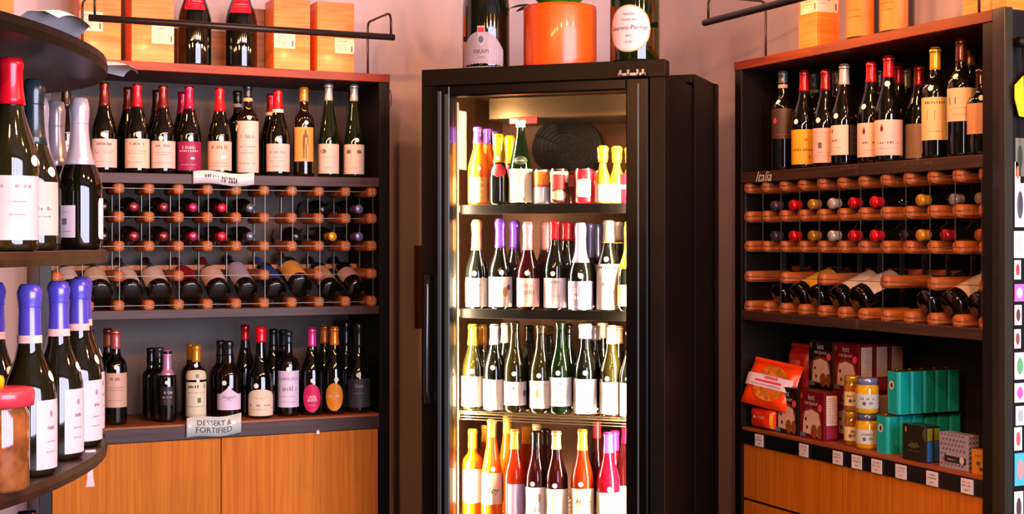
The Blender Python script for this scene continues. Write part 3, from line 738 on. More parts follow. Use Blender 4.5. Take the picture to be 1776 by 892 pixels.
# ------------------------------------------------------------------ glass-door wine fridge across the corner
FO = (1.6873, 4.3383)
FW = .82
Q = sqrt(.5)
def fp(x, d): return (FO[0] + Q * x + Q * d, FO[1] - Q * x + Q * d)
FR_ROT = -pi / 4
FBODY = mat('fridge_body', '#0b0703', 0.5, spec=.15, var=.06, scale=8)
FBEZ = mat('fridge_bezel', '#0b0703', 0.45, spec=.2, var=.05, scale=10)
FDOOR = mat('fridge_door', '#030303', 0.3, var=.04, spec=.25)
FGASK = mat('fridge_gasket', '#4a5658', 0.35, metal=.5, var=.04)
LINER = mat('fridge_liner', '#4c2a10', 0.35, metal=.6, var=.06, scale=5)
FWIRE = mat('shelf_wire', '#cdb48c', 0.25, metal=.9, var=.03)
RAIL = mat('price_rail', '#050302', 0.5, var=.05, spec=.08)
LEDM = mat('led_strip', '#fff0d8', .4, var=0, emit='#ffdca8', strength=14)
fr = thing('wine_fridge', 'tall black glass-door wine fridge glowing inside, set across the corner', 'fridge', (FO[0], FO[1], 0), FR_ROT)
FT = 2.005
box('bezel_post', 0, .048, 0, .06, 0, FT - .055, FBEZ, fr); box('bezel_post', FW - .048, FW, 0, .06, 0, FT - .055, FBEZ, fr)
box('header', 0, FW, 0, .06, FT - .054, FT, FBEZ, fr); box('kick_plate', 0.049, FW - .049, .01, .06, 0, .16, FBEZ, fr)
box('side_wall', 0.004, .05, .061, .75, 0.02, 1.962, FBODY, fr); box('side_wall', FW - .05, FW - .004, .061, .75, 0.02, 1.962, FBODY, fr)
box('top_panel', .051, FW - .051, .061, .75, 1.955, 1.975, FBODY, fr)
box('back_wall', .051, FW - .051, .70, .75, .02, 1.954, FBODY, fr)
box('floor_panel', .051, FW - .051, .061, .70, .02, .2, FBODY, fr)
for x0 in (-.004, FW - .003):
    box('rear_housing', x0, x0 + .007, .41, .752, .02, 2.003, FBODY, fr)
box('rear_cap', .004, FW - .004, .41, .752, 1.976, 2.003, FBODY, fr)
box('rear_trim', FW + .0045, FW + .012, .715, .752, .02, 2.003, FBEZ, fr)
# liner
box('liner_back', .052, FW - .052, .60, .612, .2, 1.95, LINER, fr, bev=0)
box('liner_side', .052, .062, .075, .60, .2, 1.95, LINER, fr, bev=0); box('liner_side', FW - .062, FW - .052, .075, .60, .2, 1.95, LINER, fr, bev=0)
box('liner_top', .063, FW - .063, .075, .60, 1.94, 1.95, LINER, fr, bev=0)
# evaporator cover and fan
STEEL = mat('brushed_steel', '#6a5238', .3, metal=.9, var=.12, scale=4)
ev = box('evaporator_cover', .12, FW - .07, .30, .58, 1.86, 1.938, STEEL, fr, bev=.004)
for k in range(2): box('screw', .60 + .09 * k, .612 + .09 * k, .294, .3, 1.922, 1.934, CHROME, ev)
fanc = thing('fan', None, None); fanc.parent = fr
a = Acc()
fx, fz, fy = .33, 1.775, .52
for r in (.028, .045, .062, .079, .096, .112, .126):
    a.add(*tube([(fx + r * cos(2 * pi * i / 28), fy - .02 * (1 - (r / .13) ** 2), fz + r * .82 * sin(2 * pi * i / 28)) for i in range(29)], .0018, 5))
for k in range(4):
    w = pi * k / 4 + .3
    a.add(*tube([(fx - .128 * cos(w), fy, fz - .105 * sin(w)), (fx, fy - .021, fz), (fx + .128 * cos(w), fy, fz + .105 * sin(w))], .002, 5))
FANM = mat('fan_black', '#030202', .5, var=.05, spec=.2)
bpy.data.objects.remove(fanc)
gd = a.build('fan_guard', FANM, fr, kind='stuff')
v, f = lathe([(0, 0), (.13, 0), (.132, .03), (.0, .03)], 32)
mk('fan_shroud', [(fx + p[0], fy + .012 + p[2], fz + p[1] * .82) for p in v], f, FANM, fr)
v, f = tube([(.42, .55, 1.74), (.47, .52, 1.70), (.49, .5, 1.64), (.50, .48, 1.60), (.515, .46, 1.565)], .004, 6)
mk('fan_cable', v, f, FANM, fr)
# LED strips in the door posts
for x0, sgn in ((.097, 1), (FW - .124, -1)):
    s = box('led_channel', x0, x0 + .012, .047, .060, .24, 1.9, mat('led_channel', '#c8b8a8', .4, metal=.6, var=.03), fr)
    a = Acc()
    n = 62
    for i in range(n):
        z = .26 + 1.62 * i / n
        a.box(x0 + .003, x0 + .009, .0605, .0625, z, z + .014)
    a.build('led_row', LEDM, s, kind='stuff')
def fridge_light(x, d, ang, e):
    p = fp(x, d)
    o = area_light('fridge_led_light', (p[0], p[1], 1.07), (radians(90), 0, FR_ROT + ang), .02, 1.62, e, (1.0, .78, .50))
    return o
fridge_light(.112, .066, radians(-55), 50)
fridge_light(FW - .128, .066, radians(55), 50)
# shelves
for zs, solid in ((1.56, True), (1.215, True), (.877, False), (.525, False)):
    a = Acc()
    for i in range(27):
        x = .075 + .67 * i / 26
        a.box(x - .0016, x + .0016, .105, .585, zs - .007, zs - .0035)
    for d in (.105, .25, .42, .58): a.box(.066, FW - .066, d - .002, d + .002, zs - .0105, zs - .007)
    sh = a.build('wire_shelf', FWIRE, fr, kind='stuff')
    if solid:
        box('price_rail', .085, FW - .085, .092, .098, zs - .030, zs + .002, RAIL, sh)
    else:
        a = Acc()
        for k in range(4): a.box(.085, FW - .085, .096, .0985, zs - .03 + .009 * k, zs - .0275 + .009 * k)
        a.build('price_rail', FWIRE, sh, kind='stuff')
    for x in (.07, FW - .10):
        box('shelf_clip', x, x + .03, .086, .0915, zs - .024, zs, mat('clip_metal', '#d8b888', .25, metal=.8, var=.05), sh)
# door
dr = box('door_stile', .050, .106, -.018, .045, .17, FT - .057, FDOOR, fr, bev=.004)
box('door_stile', FW - .12, FW - .050, -.018, .045, .17, FT - .057, FDOOR, fr, bev=.004)
box('door_rail', .107, FW - .121, -.016, .045, FT - .092, FT - .057, FDOOR, fr, bev=.004)
box('door_rail', .107, FW - .121, -.016, .045, .17, .25, FDOOR, fr, bev=.004)
box('door_gasket', .066, .078, -.0215, -.0175, .19, FT - .075, FGASK, fr, bev=.001)
box('door_gasket', .090, .1055, -.0205, -.0175, .19, FT - .085, FGASK, fr, bev=.001)
box('door_gasket', FW - .083, FW - .077, -.0215, -.0175, .19, FT - .075, FGASK, fr, bev=.001)
box('door_glass', .107, FW - .121, .012, .017, .251, FT - .093, pane_glass('door_glass'), fr, bev=0)
v, f = tube([(.040, -.02, 1.33), (.040, -.045, 1.325), (.040, -.052, 1.29), (.041, -.054, 1.12), (.040, -.052, .955), (.040, -.045, .918), (.040, -.02, .912)], .009, 10)
mk('door_handle', v, f, mat('handle_black', '#0c0b0a', .25, coat=.4, var=.03), fr, True)
hg = box('door_hinge', .675, .765, -.024, -.0185, 1.953, 1.965, CHROME, fr, bev=.002)
for x in (.68, .705, .735, .752): box('hinge_knuckle', x, x + .01, -.032, -.0245, 1.955, 1.975, CHROME, hg, bev=.003)
a = Acc(); a.add(*[[(.0625, .12, 1.68), (.0625, .26, 1.68), (.0625, .26, 1.9), (.0625, .12, 1.9)], [(0, 1, 2, 3)]])
nt_ = box('paper_notice', .0625, .0632, .11, .24, 1.685, 1.885, paper('#e0d0c0'), fr, bev=0)
box('red_reflection', .20, .30, .29, .2985, 1.842, 1.866, mat('reflection_red', '#d01818', .3, var=.04), fr, bev=.002)  # coloured plate standing in for a red reflection in the steel cover

# ------------------------------------------------------------------ things in the fridge
JORANGE = juice('wine_amber', '#b85208'); JPALE = juice('wine_apricot', '#d87c1c'); JROSE = juice('wine_rose', '#9a0a24'); JRED = juice('wine_garnet', '#30060a', .35); JCORAL = juice('wine_coral', '#a82e0c')
JYELL = juice('wine_straw', '#c8a828', .5)
GLF = {'K': BLACKG, 'G': glassy('#081806'), 'BR': BROWNG, 'O': glassy('#1e1a05'), 'JO': JORANGE, 'JP': JPALE, 'JR': JROSE, 'JD': JRED, 'JC': JCORAL, 'JY': JYELL}
W_ = '#ece4dc'
TXT_F = ('#8a7a78', [('n', .25, .3, .1), ('s', .02, .4), ('s', -.25, .4)])
F1 = [
    (829, 0.1485, 0.13, 0.2615, 'burg', 'JP', ('#5a2a9a', 0.8), (0.04, 0.36, 60, '#f0b060', 'rect', ('#e8e0d0', [('n', 0.3, 0.5, 0.1), ('n', 0.05, 0.6, 0.12), ('n', -0.2, 0.5, 0.1)])), 'apricot-coloured bottle with purple cap, front left on the top fridge shelf'),
    (846, 0.1527, 0.21, 0.2616, 'burg', 'JP', ('#5a2a9a', 0.8), None, 'apricot-coloured bottle with purple cap, second in its row on the top fridge shelf'),
    (857, 0.1454, 0.29, 0.2598, 'burg', 'JP', ('#5a2a9a', 0.8), None, 'apricot-coloured bottle with purple cap, rearmost in its row on the top fridge shelf'),
    (865, 0.2263, 0.12, 0.2356, 'champ', 'K', ('#e8b010', 0.6, CAPF), (0.4, 0.58, 55, '#c01828', 'oval', None), 'small dark sparkling bottle with gold foil and red neck label'),
    (884, 0.2356, 0.2, 0.2353, 'champ', 'K', ('#e8b010', 0.6, CAPF), (0.4, 0.58, 55, '#c01828', 'oval', None), 'second small gold-foiled bottle hiding behind the green sake-shaped bottle'),
    (903, 0.2999, 0.13, 0.282, 'ries', 'G', ('#f0d0cc', 0.91, {'extra': 0.0022}), [(0.03, 0.42, 80, '#ece4c8', 'rect', ('#6a7a30', [('p', [(-0.25, 0.45), (-0.15, 0.45), (0.05, -0.3), (-0.02, -0.35)], '#9a9a50'), ('p', [(0.3, 0.4), (0.34, 0.4), (0.1, -0.45), (0.06, -0.45)], '#4a5a38'), ('p', [(0.0, 0.35), (0.05, 0.35), (-0.08, 0.05)], '#b8b060')])), (0.47, 0.57, 40, '#2a3a20', 'oval', ('#c8d0b0', [('s', 0.2, 0.6), ('n', 0, 0.7, 0.2), ('s', -0.2, 0.6)]))], 'tall green bottle with white cap and leaf-painted white label on the top fridge shelf'),
]
STK_F1 = {829: (.47, 5), 865: (.66, -10)}
for (px, x, d, H, k, g, cap, lab, txt) in F1:
    p = fp(x, d)
    bottle(p[0], p[1], 1.56, H, k, GLF[g], cap, lab, txt, R={829: .034, 846: .034, 857: .034, 865: .032, 884: .032, 903: .0395}[px], sticker=STK_F1.get(px), group='bottles on the top fridge shelf')
def drink_can(x, d, h, r, hexc, bands, txt):
    p = fp(x, d)
    t = thing('drink_can', txt, 'can', (p[0], p[1], 1.56), face_cam(*p), 'cans on the top fridge shelf')
    v, f = lathe([(0, .004), (r * .72, .004), (r * .78, 0), (r * .95, .006), (r, .012), (r, h - .012), (r * .9, h - .003)], 24)
    mk('can_body', v, f, mat('can_' + hexc, hexc, .3, metal=.3, coat=.3, var=.05), t, True)
    v, f = lathe([(r * .9, h - .003), (r * .92, h), (r * .86, h), (r * .84, h - .004), (0, h - .004)], 24)
    ld = mk('can_lid', v, f, CHROME, t, True)
    box('pull_tab', -.008, .008, -.012, .008, h - .004, h - .0025, CHROME, ld, bev=.0005)
    for (z0, z1, half, c, sh) in bands:
        v, f = label_patch(r, z0 * h, z1 * h, radians(half), sh, prof=None)
        mk('printed_band', v, f, paper(c), t, True)
drink_can(0.3778, .12, .116, .0275, '#b8bcc4', [(.55, .93, 175, '#d87818', 'rect'), (.5, .56, 175, '#a03020', 'rect')], 'slim can with orange upper half and grey-blue lower half')
drink_can(0.4355, .12, .117, .031, '#4a2420', [(.62, .92, 170, '#e8d0b0', 'rect'), (.42, .84, 42, '#b01c20', 'round'), (.12, .40, 50, '#c89880', 'oval')], 'can with cream shoulder and red badge, second of the row')
drink_can(0.5221, .12, .116, .032, '#c01828', [(.2, .7, 40, '#f0d0c8', 'round')], 'red can with pale patch, right of the badge can')
drink_can(0.4683, .21, .112, .028, '#5a1418', [(.55, .9, 90, '#a03030', 'rect')], 'dark can standing behind between the badge can and the red can')
drink_can(0.5351, .20, .112, .03, '#c81c2c', [(.6, .7, 90, '#e09090', 'rect')], 'red can behind the gold-foiled miniature bottles')
drink_can(0.6578, .16, .10, .03, '#b81428', [(.5, .62, 90, '#e0a0a0', 'rect')], 'red can at the far right end of the top fridge shelf')
for i, (px, d, top, nm) in enumerate(((1046, .12, 255, 'leftmost'), (1062, .155, 257, 'middle'), (1075, .19, 259, 'rightmost'))):
    p = fp((.585, .622, .657)[i], d)
    bottle(p[0], p[1], 1.56, .188, 'champ', JYELL, ('#e0b020', .72, CAPF), (.04, .34, 80, W_, 'rect', None), nm + ' of three small clear bottles with gold foil on the top fridge shelf', R=.025, group='miniature gold-foiled bottles', name='miniature_bottle')

F2 = [
    (827, 0.1443, 0.13, 0.2963, 'champ', 'K', ('#d89850', 0.66, CAPF), (0.03, 0.35, 66, W_, 'rect', TXT_F), 'sparkling bottle with apricot foil and white label, leftmost on the second fridge shelf'),
    (868, 0.2287, 0.13, 0.2997, 'champ', 'K', ('#6a3ab0', 0.68, CAPF), (0.03, 0.36, 70, W_, 'rect', ('#b08040', [('d', 0.0, 0.18, 0.01, 0.016, '#c89040'), ('d', 0.15, 0.3, 0.008, 0.01, '#6a4aa0'), ('l', -0.4, 0.6)])), 'purple-foiled sparkling bottle with gold motif on white label, second fridge shelf'),
    (916, 0.3262, 0.13, 0.2897, 'champ', 'JD', ('#e09aa8', 0.68, CAPF), (0.04, 0.36, 64, '#e8b8b4', 'rect', ('#c06a78', [('n', 0.25, 0.5, 0.14), ('n', 0.02, 0.6, 0.2), ('s', -0.3, 0.5)])), 'rose sparkling bottle with pink foil and pink label, second fridge shelf'),
    (963, 0.4203, 0.13, 0.293, 'burg', 'K', ('#d01428', 0.79, {'extra': 0.003}), (0.03, 0.36, 80, '#dcd4dc', 'rect', ('#8a7a88', [('n', 0.38, 0.3, 0.1), ('s', -0.1, 0.4)])), 'dark bottle with red cap and white label at the middle of the second fridge shelf'),
    (1007, 0.5119, 0.115, 0.2848, 'champ', 'K', ('#a8a0c8', 0.55, CAPF), (0.02, 0.34, 82, '#8a82a0', 'rect', ('#d8d0e0', [('n', 0.2, 0.55, 0.26), ('n', -0.08, 0.62, 0.14), ('s', -0.25, 0.6), ('s', -0.4, 0.5)])), 'sparkling bottle with silver-lavender foil and mauve label, second fridge shelf'),
    (1055, 0.6008, 0.13, 0.2921, 'burg', 'K', ('#7a6660', 0.77, {'extra': 0.0035, 'band': '#c89838', 'bandz': 0.755}), (0.02, 0.52, 78, W_, 'rect', ('#b07a50', [('d', 0.06, -0.16, 0.005, 0.006, '#b86a40'), ('s', -0.1, 0.4)])), 'dark bottle with taupe cap and tall white label, second fridge shelf'),
    (1092, 0.6761, 0.115, 0.2878, 'champ', 'K', ('#f0b810', 0.48, CAPF), (0.01, 0.3, 70, '#f0dc90', 'rect', None), 'yellow-foiled sparkling bottle cut off by the right door post'),
    (893, 0.247, 0.22, 0.2951, 'champ', 'K', ('#6a3ab0', 0.68, CAPF), None, 'purple-foiled bottle standing behind, between the purple and pink foils'),
    (946, 0.3559, 0.22, 0.2888, 'champ', 'JD', ('#e09aa8', 0.68, CAPF), None, 'pink-foiled bottle standing behind, left of the red cap'),
    (983, 0.4342, 0.21, 0.2883, 'burg', 'K', ('#c81428', 0.79, {'extra': 0.003}), None, 'red-capped bottle behind the middle one on the second fridge shelf'),
    (1000, 0.44, 0.3, 0.2855, 'burg', 'K', ('#a81024', 0.79, {'extra': 0.003}), None, 'rearmost red-capped bottle behind the silver-lavender foil'),
    (1023, 0.5142, 0.21, 0.2841, 'champ', 'K', ('#4a4a70', 0.6, CAPF), None, 'dull blue-foiled bottle right behind the silver-lavender one'),
    (1036, 0.5132, 0.3, 0.2832, 'champ', 'K', ('#383858', 0.6, CAPF), None, 'dark blue-foiled bottle farthest back beside the taupe caps'),
    (1070, 0.6042, 0.22, 0.2895, 'burg', 'K', ('#6a5a54', 0.77, {'extra': 0.0035, 'band': '#b88830', 'bandz': 0.755}), None, 'taupe-capped bottle right behind its twin on the second fridge shelf'),
    (1083, 0.6048, 0.31, 0.2887, 'burg', 'K', ('#5a4c48', 0.77, {'extra': 0.0035, 'band': '#a87828', 'bandz': 0.755}), None, 'rearmost taupe-capped bottle near the right door post'),
]
F3 = [
    (820, 0.1298, 0.13, 0.2852, 'burg', 'O', ('#d8a018', 0.76), (0.05, 0.4, 80, W_, 'rect', None), 'gold-capped white wine bottle, leftmost on the third fridge shelf'),
    (858, 0.2082, 0.13, 0.2868, 'burg', 'K', ('#e8e4e8', 0.77), (0.02, 0.37, 80, W_, 'rect', None), 'bottle with clean white cap and white label, third fridge shelf'),
    (893, 0.2797, 0.13, 0.2978, 'burg', 'O', ('#201a12', 0.9), (0.08, 0.34, 80, '#e8e0e0', 'rect', ('#6a6a80', [('n', 0.25, 0.14, 0.14), ('d', 0.0, 0.36, 0.009, 0.011, '#5a6078'), ('s', -0.3, 0.3)])), 'olive bottle with dark cap and blue-sealed label, third fridge shelf'),
    (938, 0.3704, 0.13, 0.29, 'burg', 'O', ('#4a3a1c', 0.9), (0.06, 0.37, 76, '#e4dccc', 'rect', ('#8a7a70', [('n', 0.36, 0.6, 0.06), ('d', 0.05, -0.1, 0.01, 0.013, '#b8a088'), ('s', -0.3, 0.4)])), 'olive bottle with bronze cap and drawing on cream label, third fridge shelf'),
    (972, 0.4382, 0.13, 0.3008, 'burg', 'G', ('#1a2c18', 0.92), (0.09, 0.4, 80, '#dcdce4', 'rect', ('#5a4a58', [('n', 0.3, 0.2, 0.12), ('n', 0.1, 0.2, 0.1), ('t', -0.36, 'PERLE', 0.013)])), 'green bottle with pale label and bold lower lettering, third fridge shelf'),
    (1015, 0.5229, 0.13, 0.295, 'burg', 'K', ('#f0e8e0', 0.84, {'extra': 0.006}), (0.02, 0.4, 80, W_, 'rect', ('#a89a98', [('n', 0.3, 0.3, 0.1), ('s', 0, 0.4)])), 'dark bottle with thick white wax cap, third fridge shelf'),
    (1060, 0.6105, 0.13, 0.2912, 'burg', 'O', ('#d8b898', 0.8), (0.03, 0.38, 74, W_, 'rect', ('#a89a98', [('n', 0.3, 0.3, 0.1), ('s', 0, 0.4)])), 'bottle with beige cap and white label right of the white wax cap'),
    (1094, 0.6786, 0.12, 0.2765, 'burg', 'K', ('#e0d0b8', 0.86), (0.02, 0.4, 70, '#ece0c0', 'rect', None), 'bottle cut off by the right door post on the third fridge shelf'),
    (838, 0.1321, 0.22, 0.2783, 'burg', 'O', ('#b87a14', 0.76), None, 'dull gold-capped bottle behind the leftmost one on the third fridge shelf'),
    (877, 0.2137, 0.22, 0.2858, 'burg', 'K', ('#e8d0b0', 0.77), None, 'cream-capped bottle behind the clean white cap'),
    (918, 0.295, 0.23, 0.2791, 'burg', 'K', ('#0c0c0a', 0.8), None, 'black-capped bottle behind, between the olive bottles'),
    (952, 0.3681, 0.22, 0.2792, 'burg', 'O', ('#6a4c1c', 0.9), None, 'bronze-capped olive bottle standing behind its twin'),
    (985, 0.435, 0.22, 0.2883, 'burg', 'G', ('#2a1c14', 0.88), None, 'dark-capped bottle behind the green bottle on the third fridge shelf'),
    (1031, 0.5271, 0.22, 0.2825, 'burg', 'K', ('#e0d8d0', 0.84, {'extra': 0.006}), None, 'white wax-capped bottle standing behind its twin'),
    (1045, 0.5313, 0.3, 0.2897, 'burg', 'K', ('#e0c8a8', 0.82, {'extra': 0.004}), None, 'cream-capped bottle farthest back beside the white wax caps'),
    (1072, 0.6082, 0.22, 0.2842, 'burg', 'O', ('#c09a78', 0.8), None, 'beige-capped bottle standing behind its twin near the right door post'),
]
F4 = [
    (820, 0.1298, 0.13, 0.2861, 'bord', 'JO', ('#e8b818', 0.78), (0.16, 0.55, 64, W_, 'round', None), 'amber bottle with yellow cap and rounded white label on the lowest visible fridge shelf'),
    (853, 0.198, 0.13, 0.3218, 'ries', 'JP', ('#e8b040', 0.82), (0.14, 0.46, 72, '#f0e0c0', 'rect', ('#4a3a30', [('t', -0.05, 'Roy', 0.03, 0.4), ('l', -0.3, 0.6)])), 'tall flute bottle of apricot wine with scribbled label, lowest visible fridge shelf'),
    (893, 0.2797, 0.13, 0.2929, 'burg', 'JC', ('#e8a848', 0.78), (0.02, 0.4, 60, '#a88ab0', 'rect', ('#6a5a80', [('p', [(-0.5, -0.5), (0.5, -0.5), (0.5, -0.25), (-0.5, -0.25)], '#b8a020'), ('p', [(-0.5, -0.25), (0.5, -0.25), (0.5, -0.2), (-0.5, -0.2)], '#c06a40'), ('p', [(-0.5, 0.0), (0, 0.06), (0.5, 0.02), (0.5, -0.02), (-0.5, -0.05)], '#7a6088')]), 22), 'coral wine bottle with violet landscape label, lowest visible fridge shelf'),
    (930, 0.3544, 0.13, 0.2906, 'burg', 'JD', ('#0c0a08', 0.8), (0.05, 0.38, 76, '#e8dcd8', 'rect', ('#403840', [('d', 0.15, 0.1, 0.007, 0.014, '#c88080'), ('t', -0.25, 'Li', 0.022, 0.3)])), 'garnet bottle with black cap and pink-blot label, lowest visible fridge shelf'),
    (965, 0.4243, 0.13, 0.2939, 'burg', 'JD', ('#e8b888', 0.8), (0.02, 0.37, 78, '#e8dcc8', 'rect', None), 'garnet bottle with peach cap and blank cream label, lowest visible fridge shelf'),
    (1010, 0.5131, 0.13, 0.3036, 'burg', 'JC', ('#e0a838', 0.78), (0.02, 0.38, 76, '#ecd8b8', 'rect', ('#4a3a30', [('t', 0.1, 'Mezz', 0.026, 0.4)])), 'orange wine bottle with gold cap and handwritten cream label, lowest visible fridge shelf'),
    (1055, 0.6008, 0.13, 0.2983, 'burg', 'JR', ('#e83a90', 0.78), (0.0, 0.36, 80, W_, 'rect', None), 'bright rose bottle with hot pink cap, lowest visible fridge shelf'),
    (843, 0.1387, 0.23, 0.2877, 'burg', 'JO', ('#d89a28', 0.8), None, 'amber bottle behind, between the yellow cap and the tall flute'),
    (880, 0.2163, 0.23, 0.3225, 'ries', 'JP', ('#d8a838', 0.82), None, 'tall pale bottle with gold cap at the back left of the lowest visible fridge shelf'),
    (913, 0.2847, 0.23, 0.2904, 'ries', 'JO', ('#d89030', 0.8), None, 'orange bottle at the back behind the coral wine'),
    (931, 0.2976, 0.3, 0.2902, 'burg', 'JO', ('#d8b080', 0.82), None, 'amber bottle farthest back behind the black caps'),
    (946, 0.3559, 0.22, 0.2871, 'burg', 'JD', ('#0c0a08', 0.8), None, 'second black-capped garnet bottle standing behind'),
    (1035, 0.5261, 0.25, 0.318, 'ries', 'JD', ('#8a2028', 0.82), None, 'dark rose bottle at the back right of the gold cap'),
    (1066, 0.5964, 0.22, 0.2923, 'burg', 'JR', ('#d82a80', 0.78), None, 'rose bottle with hot pink cap standing behind its twin'),
    (1086, 0.6412, 0.2, 0.3195, 'burg', 'JD', ('#e01040', 0.8), (0.1, 0.38, 70, '#e0a080', 'rect', None), 'dark bottle with crimson cap close to the right door post'),
]
STK_F = {827: (.40, -12), 868: (.41, 5), 916: (.42, -5), 963: (.41, -12), 1007: (.40, 0), 1055: (.575, -12), 1092: (.36, 0),
         820: (.46, -6), 858: (.51, -10), 893: (.43, -5), 938: (.43, -10), 972: (.45, -12), 1015: (.47, 0), 1060: (.42, -20), 1094: (.45, -14)}
STK_F4 = {820: (.60, -25), 853: (.50, 8), 930: (.42, -18), 965: (.41, -8), 1010: (.43, -8), 1055: (.40, 6)}
for zz, rows, st, grp in ((1.215, F2, STK_F, 'second'), (.877, F3, STK_F, 'third'), (.525, F4, STK_F4, 'lowest visible')):
    for (px, x, d, H, k, g, cap, lab, txt) in rows:
        p = fp(x, d)
        bottle(p[0], p[1], zz, H, k, GLF[g], cap, lab, txt, sticker=st.get(px) if lab else None, group='bottles on the %s fridge shelf' % grp,
               R={'champ': .0405, 'burg': .038, 'bord': .036, 'ries': .036}[k])

# ------------------------------------------------------------------ on top of the fridge
p = fp(0.1774, .13)
t = thing('large_sparkling_bottle', 'oversized dark sparkling bottle with silver scalloped label standing on the fridge, left of the planter', 'bottle', (p[0], p[1], FT), face_cam(p[0], p[1], -12))
R_, H_ = .079, .56
prof = profile('champ', H_, R_); v, f = lathe(prof, 40); mk('glass_body', v, f, glassy('#0a0f06'), t, True)
lb = label_patch(R_, .004, .125, radians(57), 'scallop', prof=prof, nu=28); lo = mk('label', *lb, paper('#9c909c'), t, True)
a = Acc()
for g, z in ((text_geo('FIRAPI', .019), .058), (text_geo('Trento', .009), .040)):
    a.add(*wrap(g, R_, 0, z, prof, .0016))
a.add(*wrap(rect2(-.045, .045, -.0006, .0006), R_, 0, .031, prof, .0016)); a.add(*wrap(rect2(-.04, .04, -.0006, .0006), R_, 0, .023, prof, .0016))
a.build('lettering', ink('#4a4450'), lo, kind='stuff')
v, f = wrap(([(-.013, -.03), (0, -.042), (.013, -.03), (.013, .028), (-.013, .028)], [(0, 1, 2, 3, 4)]), R_, 0, .115, prof, .0022); cr = mk('crest_shield', v, f, paper('#a8a4ac'), lo)
v, f = wrap(([(-.01, -.006), (.01, -.006), (.011, .012), (.005, .006), (0, .013), (-.005, .006), (-.011, .012)], [tuple(range(7))]), R_, 0, .128, prof, .003); mk('crest_crown', v, f, ink('#c02830'), lo)
v, f = wrap(disc2(0, 0, .0085, .012), R_, 0, .098, prof, .003); mk('crest_medallion', v, f, ink('#5a5864'), lo)
v, f = capsule_mesh(prof, H_, .66 * H_); mk('foil', v, f, foil('#b8b0a8'), t, True)

p = fp(0.4264, .16)
t = thing('plant_pot', 'glossy orange cylindrical planter with leafy plant on top of the fridge', 'planter', (p[0], p[1], FT))
PR = .121
v, f = lathe([(0, 0), (PR * .985, 0), (PR, .006), (PR, .195), (PR * .985, .205), (PR * .93, .207), (PR * .93, .19), (0, .185)], 48)
mk('pot', v, f, mat('pot_orange', '#ee5c10', .33, var=.02, coat=.25), t, True)
v, f = lathe([(0, .187), (PR * .9, .186), (PR * .92, .184)], 24); mk('soil', v, f, mat('soil', '#1e140e', .9, var=.3, bump=.5), t)
LEAFM = mat('leaf_green', '#2c7a18', .35, var=.2, scale=8)
def leaf(t, x, y, z, L, w, az, up, droop):
    v, f = [], []
    n = 8
    for i in range(n + 1):
        s = i / n
        r = L * s; hz = z + L * (up * s - droop * s * s)
        ww = w * sin(pi * min(1, .08 + s * .92)) ** .8
        for k, (off, dz) in enumerate(((-ww, .12 * ww), (0, 0), (ww, .12 * ww))):
            v.append((x + r * cos(az) - off * sin(az), y + r * sin(az) + off * cos(az), hz + dz))
    for i in range(n):
        for k in (0, 1):
            a0 = i * 3 + k; f.append((a0, a0 + 3, a0 + 4, a0 + 1))
    mk('leaf', v, f, LEAFM, t, True)
rr = random.Random(3)
for k in range(16):
    az = 2 * pi * k / 16 + rr.uniform(-.15, .15)
    leaf(t, .04 * cos(az), .04 * sin(az), .19, rr.uniform(.13, .17), rr.uniform(.018, .026), az, rr.uniform(1.0, 1.6), rr.uniform(.2, .6))
for az, L in ((radians(180 - 65), .16), (radians(180 - 40), .145), (radians(180 - 95), .15)):
    leaf(t, .03 * cos(az), .03 * sin(az), .19, L, .026, az, .55, .42)

p = fp(0.6865, .14)
t = thing('large_sparkling_bottle', 'oversized green sparkling bottle with round gold-rimmed white label on the fridge, right of the planter', 'bottle', (p[0], p[1], FT), face_cam(p[0], p[1], -14))
R_, H_ = .08, .62
prof = profile('champ', H_, R_)
prof = [(r, z) for r, z in prof]; v, f = lathe(prof, 40); mk('glass_body', v, f, glassy('#0c1a06'), t, True)
lo = mk('label', *label_patch(R_, .035, .185, radians(52), 'oval', prof=prof, nu=32, nv=6, lift=.0012), paper('#c8a060'), t, True)
lo2 = mk('label_face', *label_patch(R_, .039, .181, radians(48.5), 'oval', prof=prof, nu=32, nv=6, lift=.0022), paper('#e4d4d8'), lo, True)
a = Acc()
for g, z in ((text_geo('Laurent-Perrier', .0205, .1), .112), (text_geo('MAISON', .010), .155), (text_geo('FONDEE 1812', .0085), .137), (text_geo('BRUT', .0085), .086), (text_geo('ROSE', .009), .067)):
    a.add(*wrap(g, R_, 0, z, prof, .003))
a.build('lettering', ink('#4a3a44'), lo, kind='stuff')
v, f = capsule_mesh(prof, H_, .66 * H_); mk('foil', v, f, foil('#c08890'), t, True)

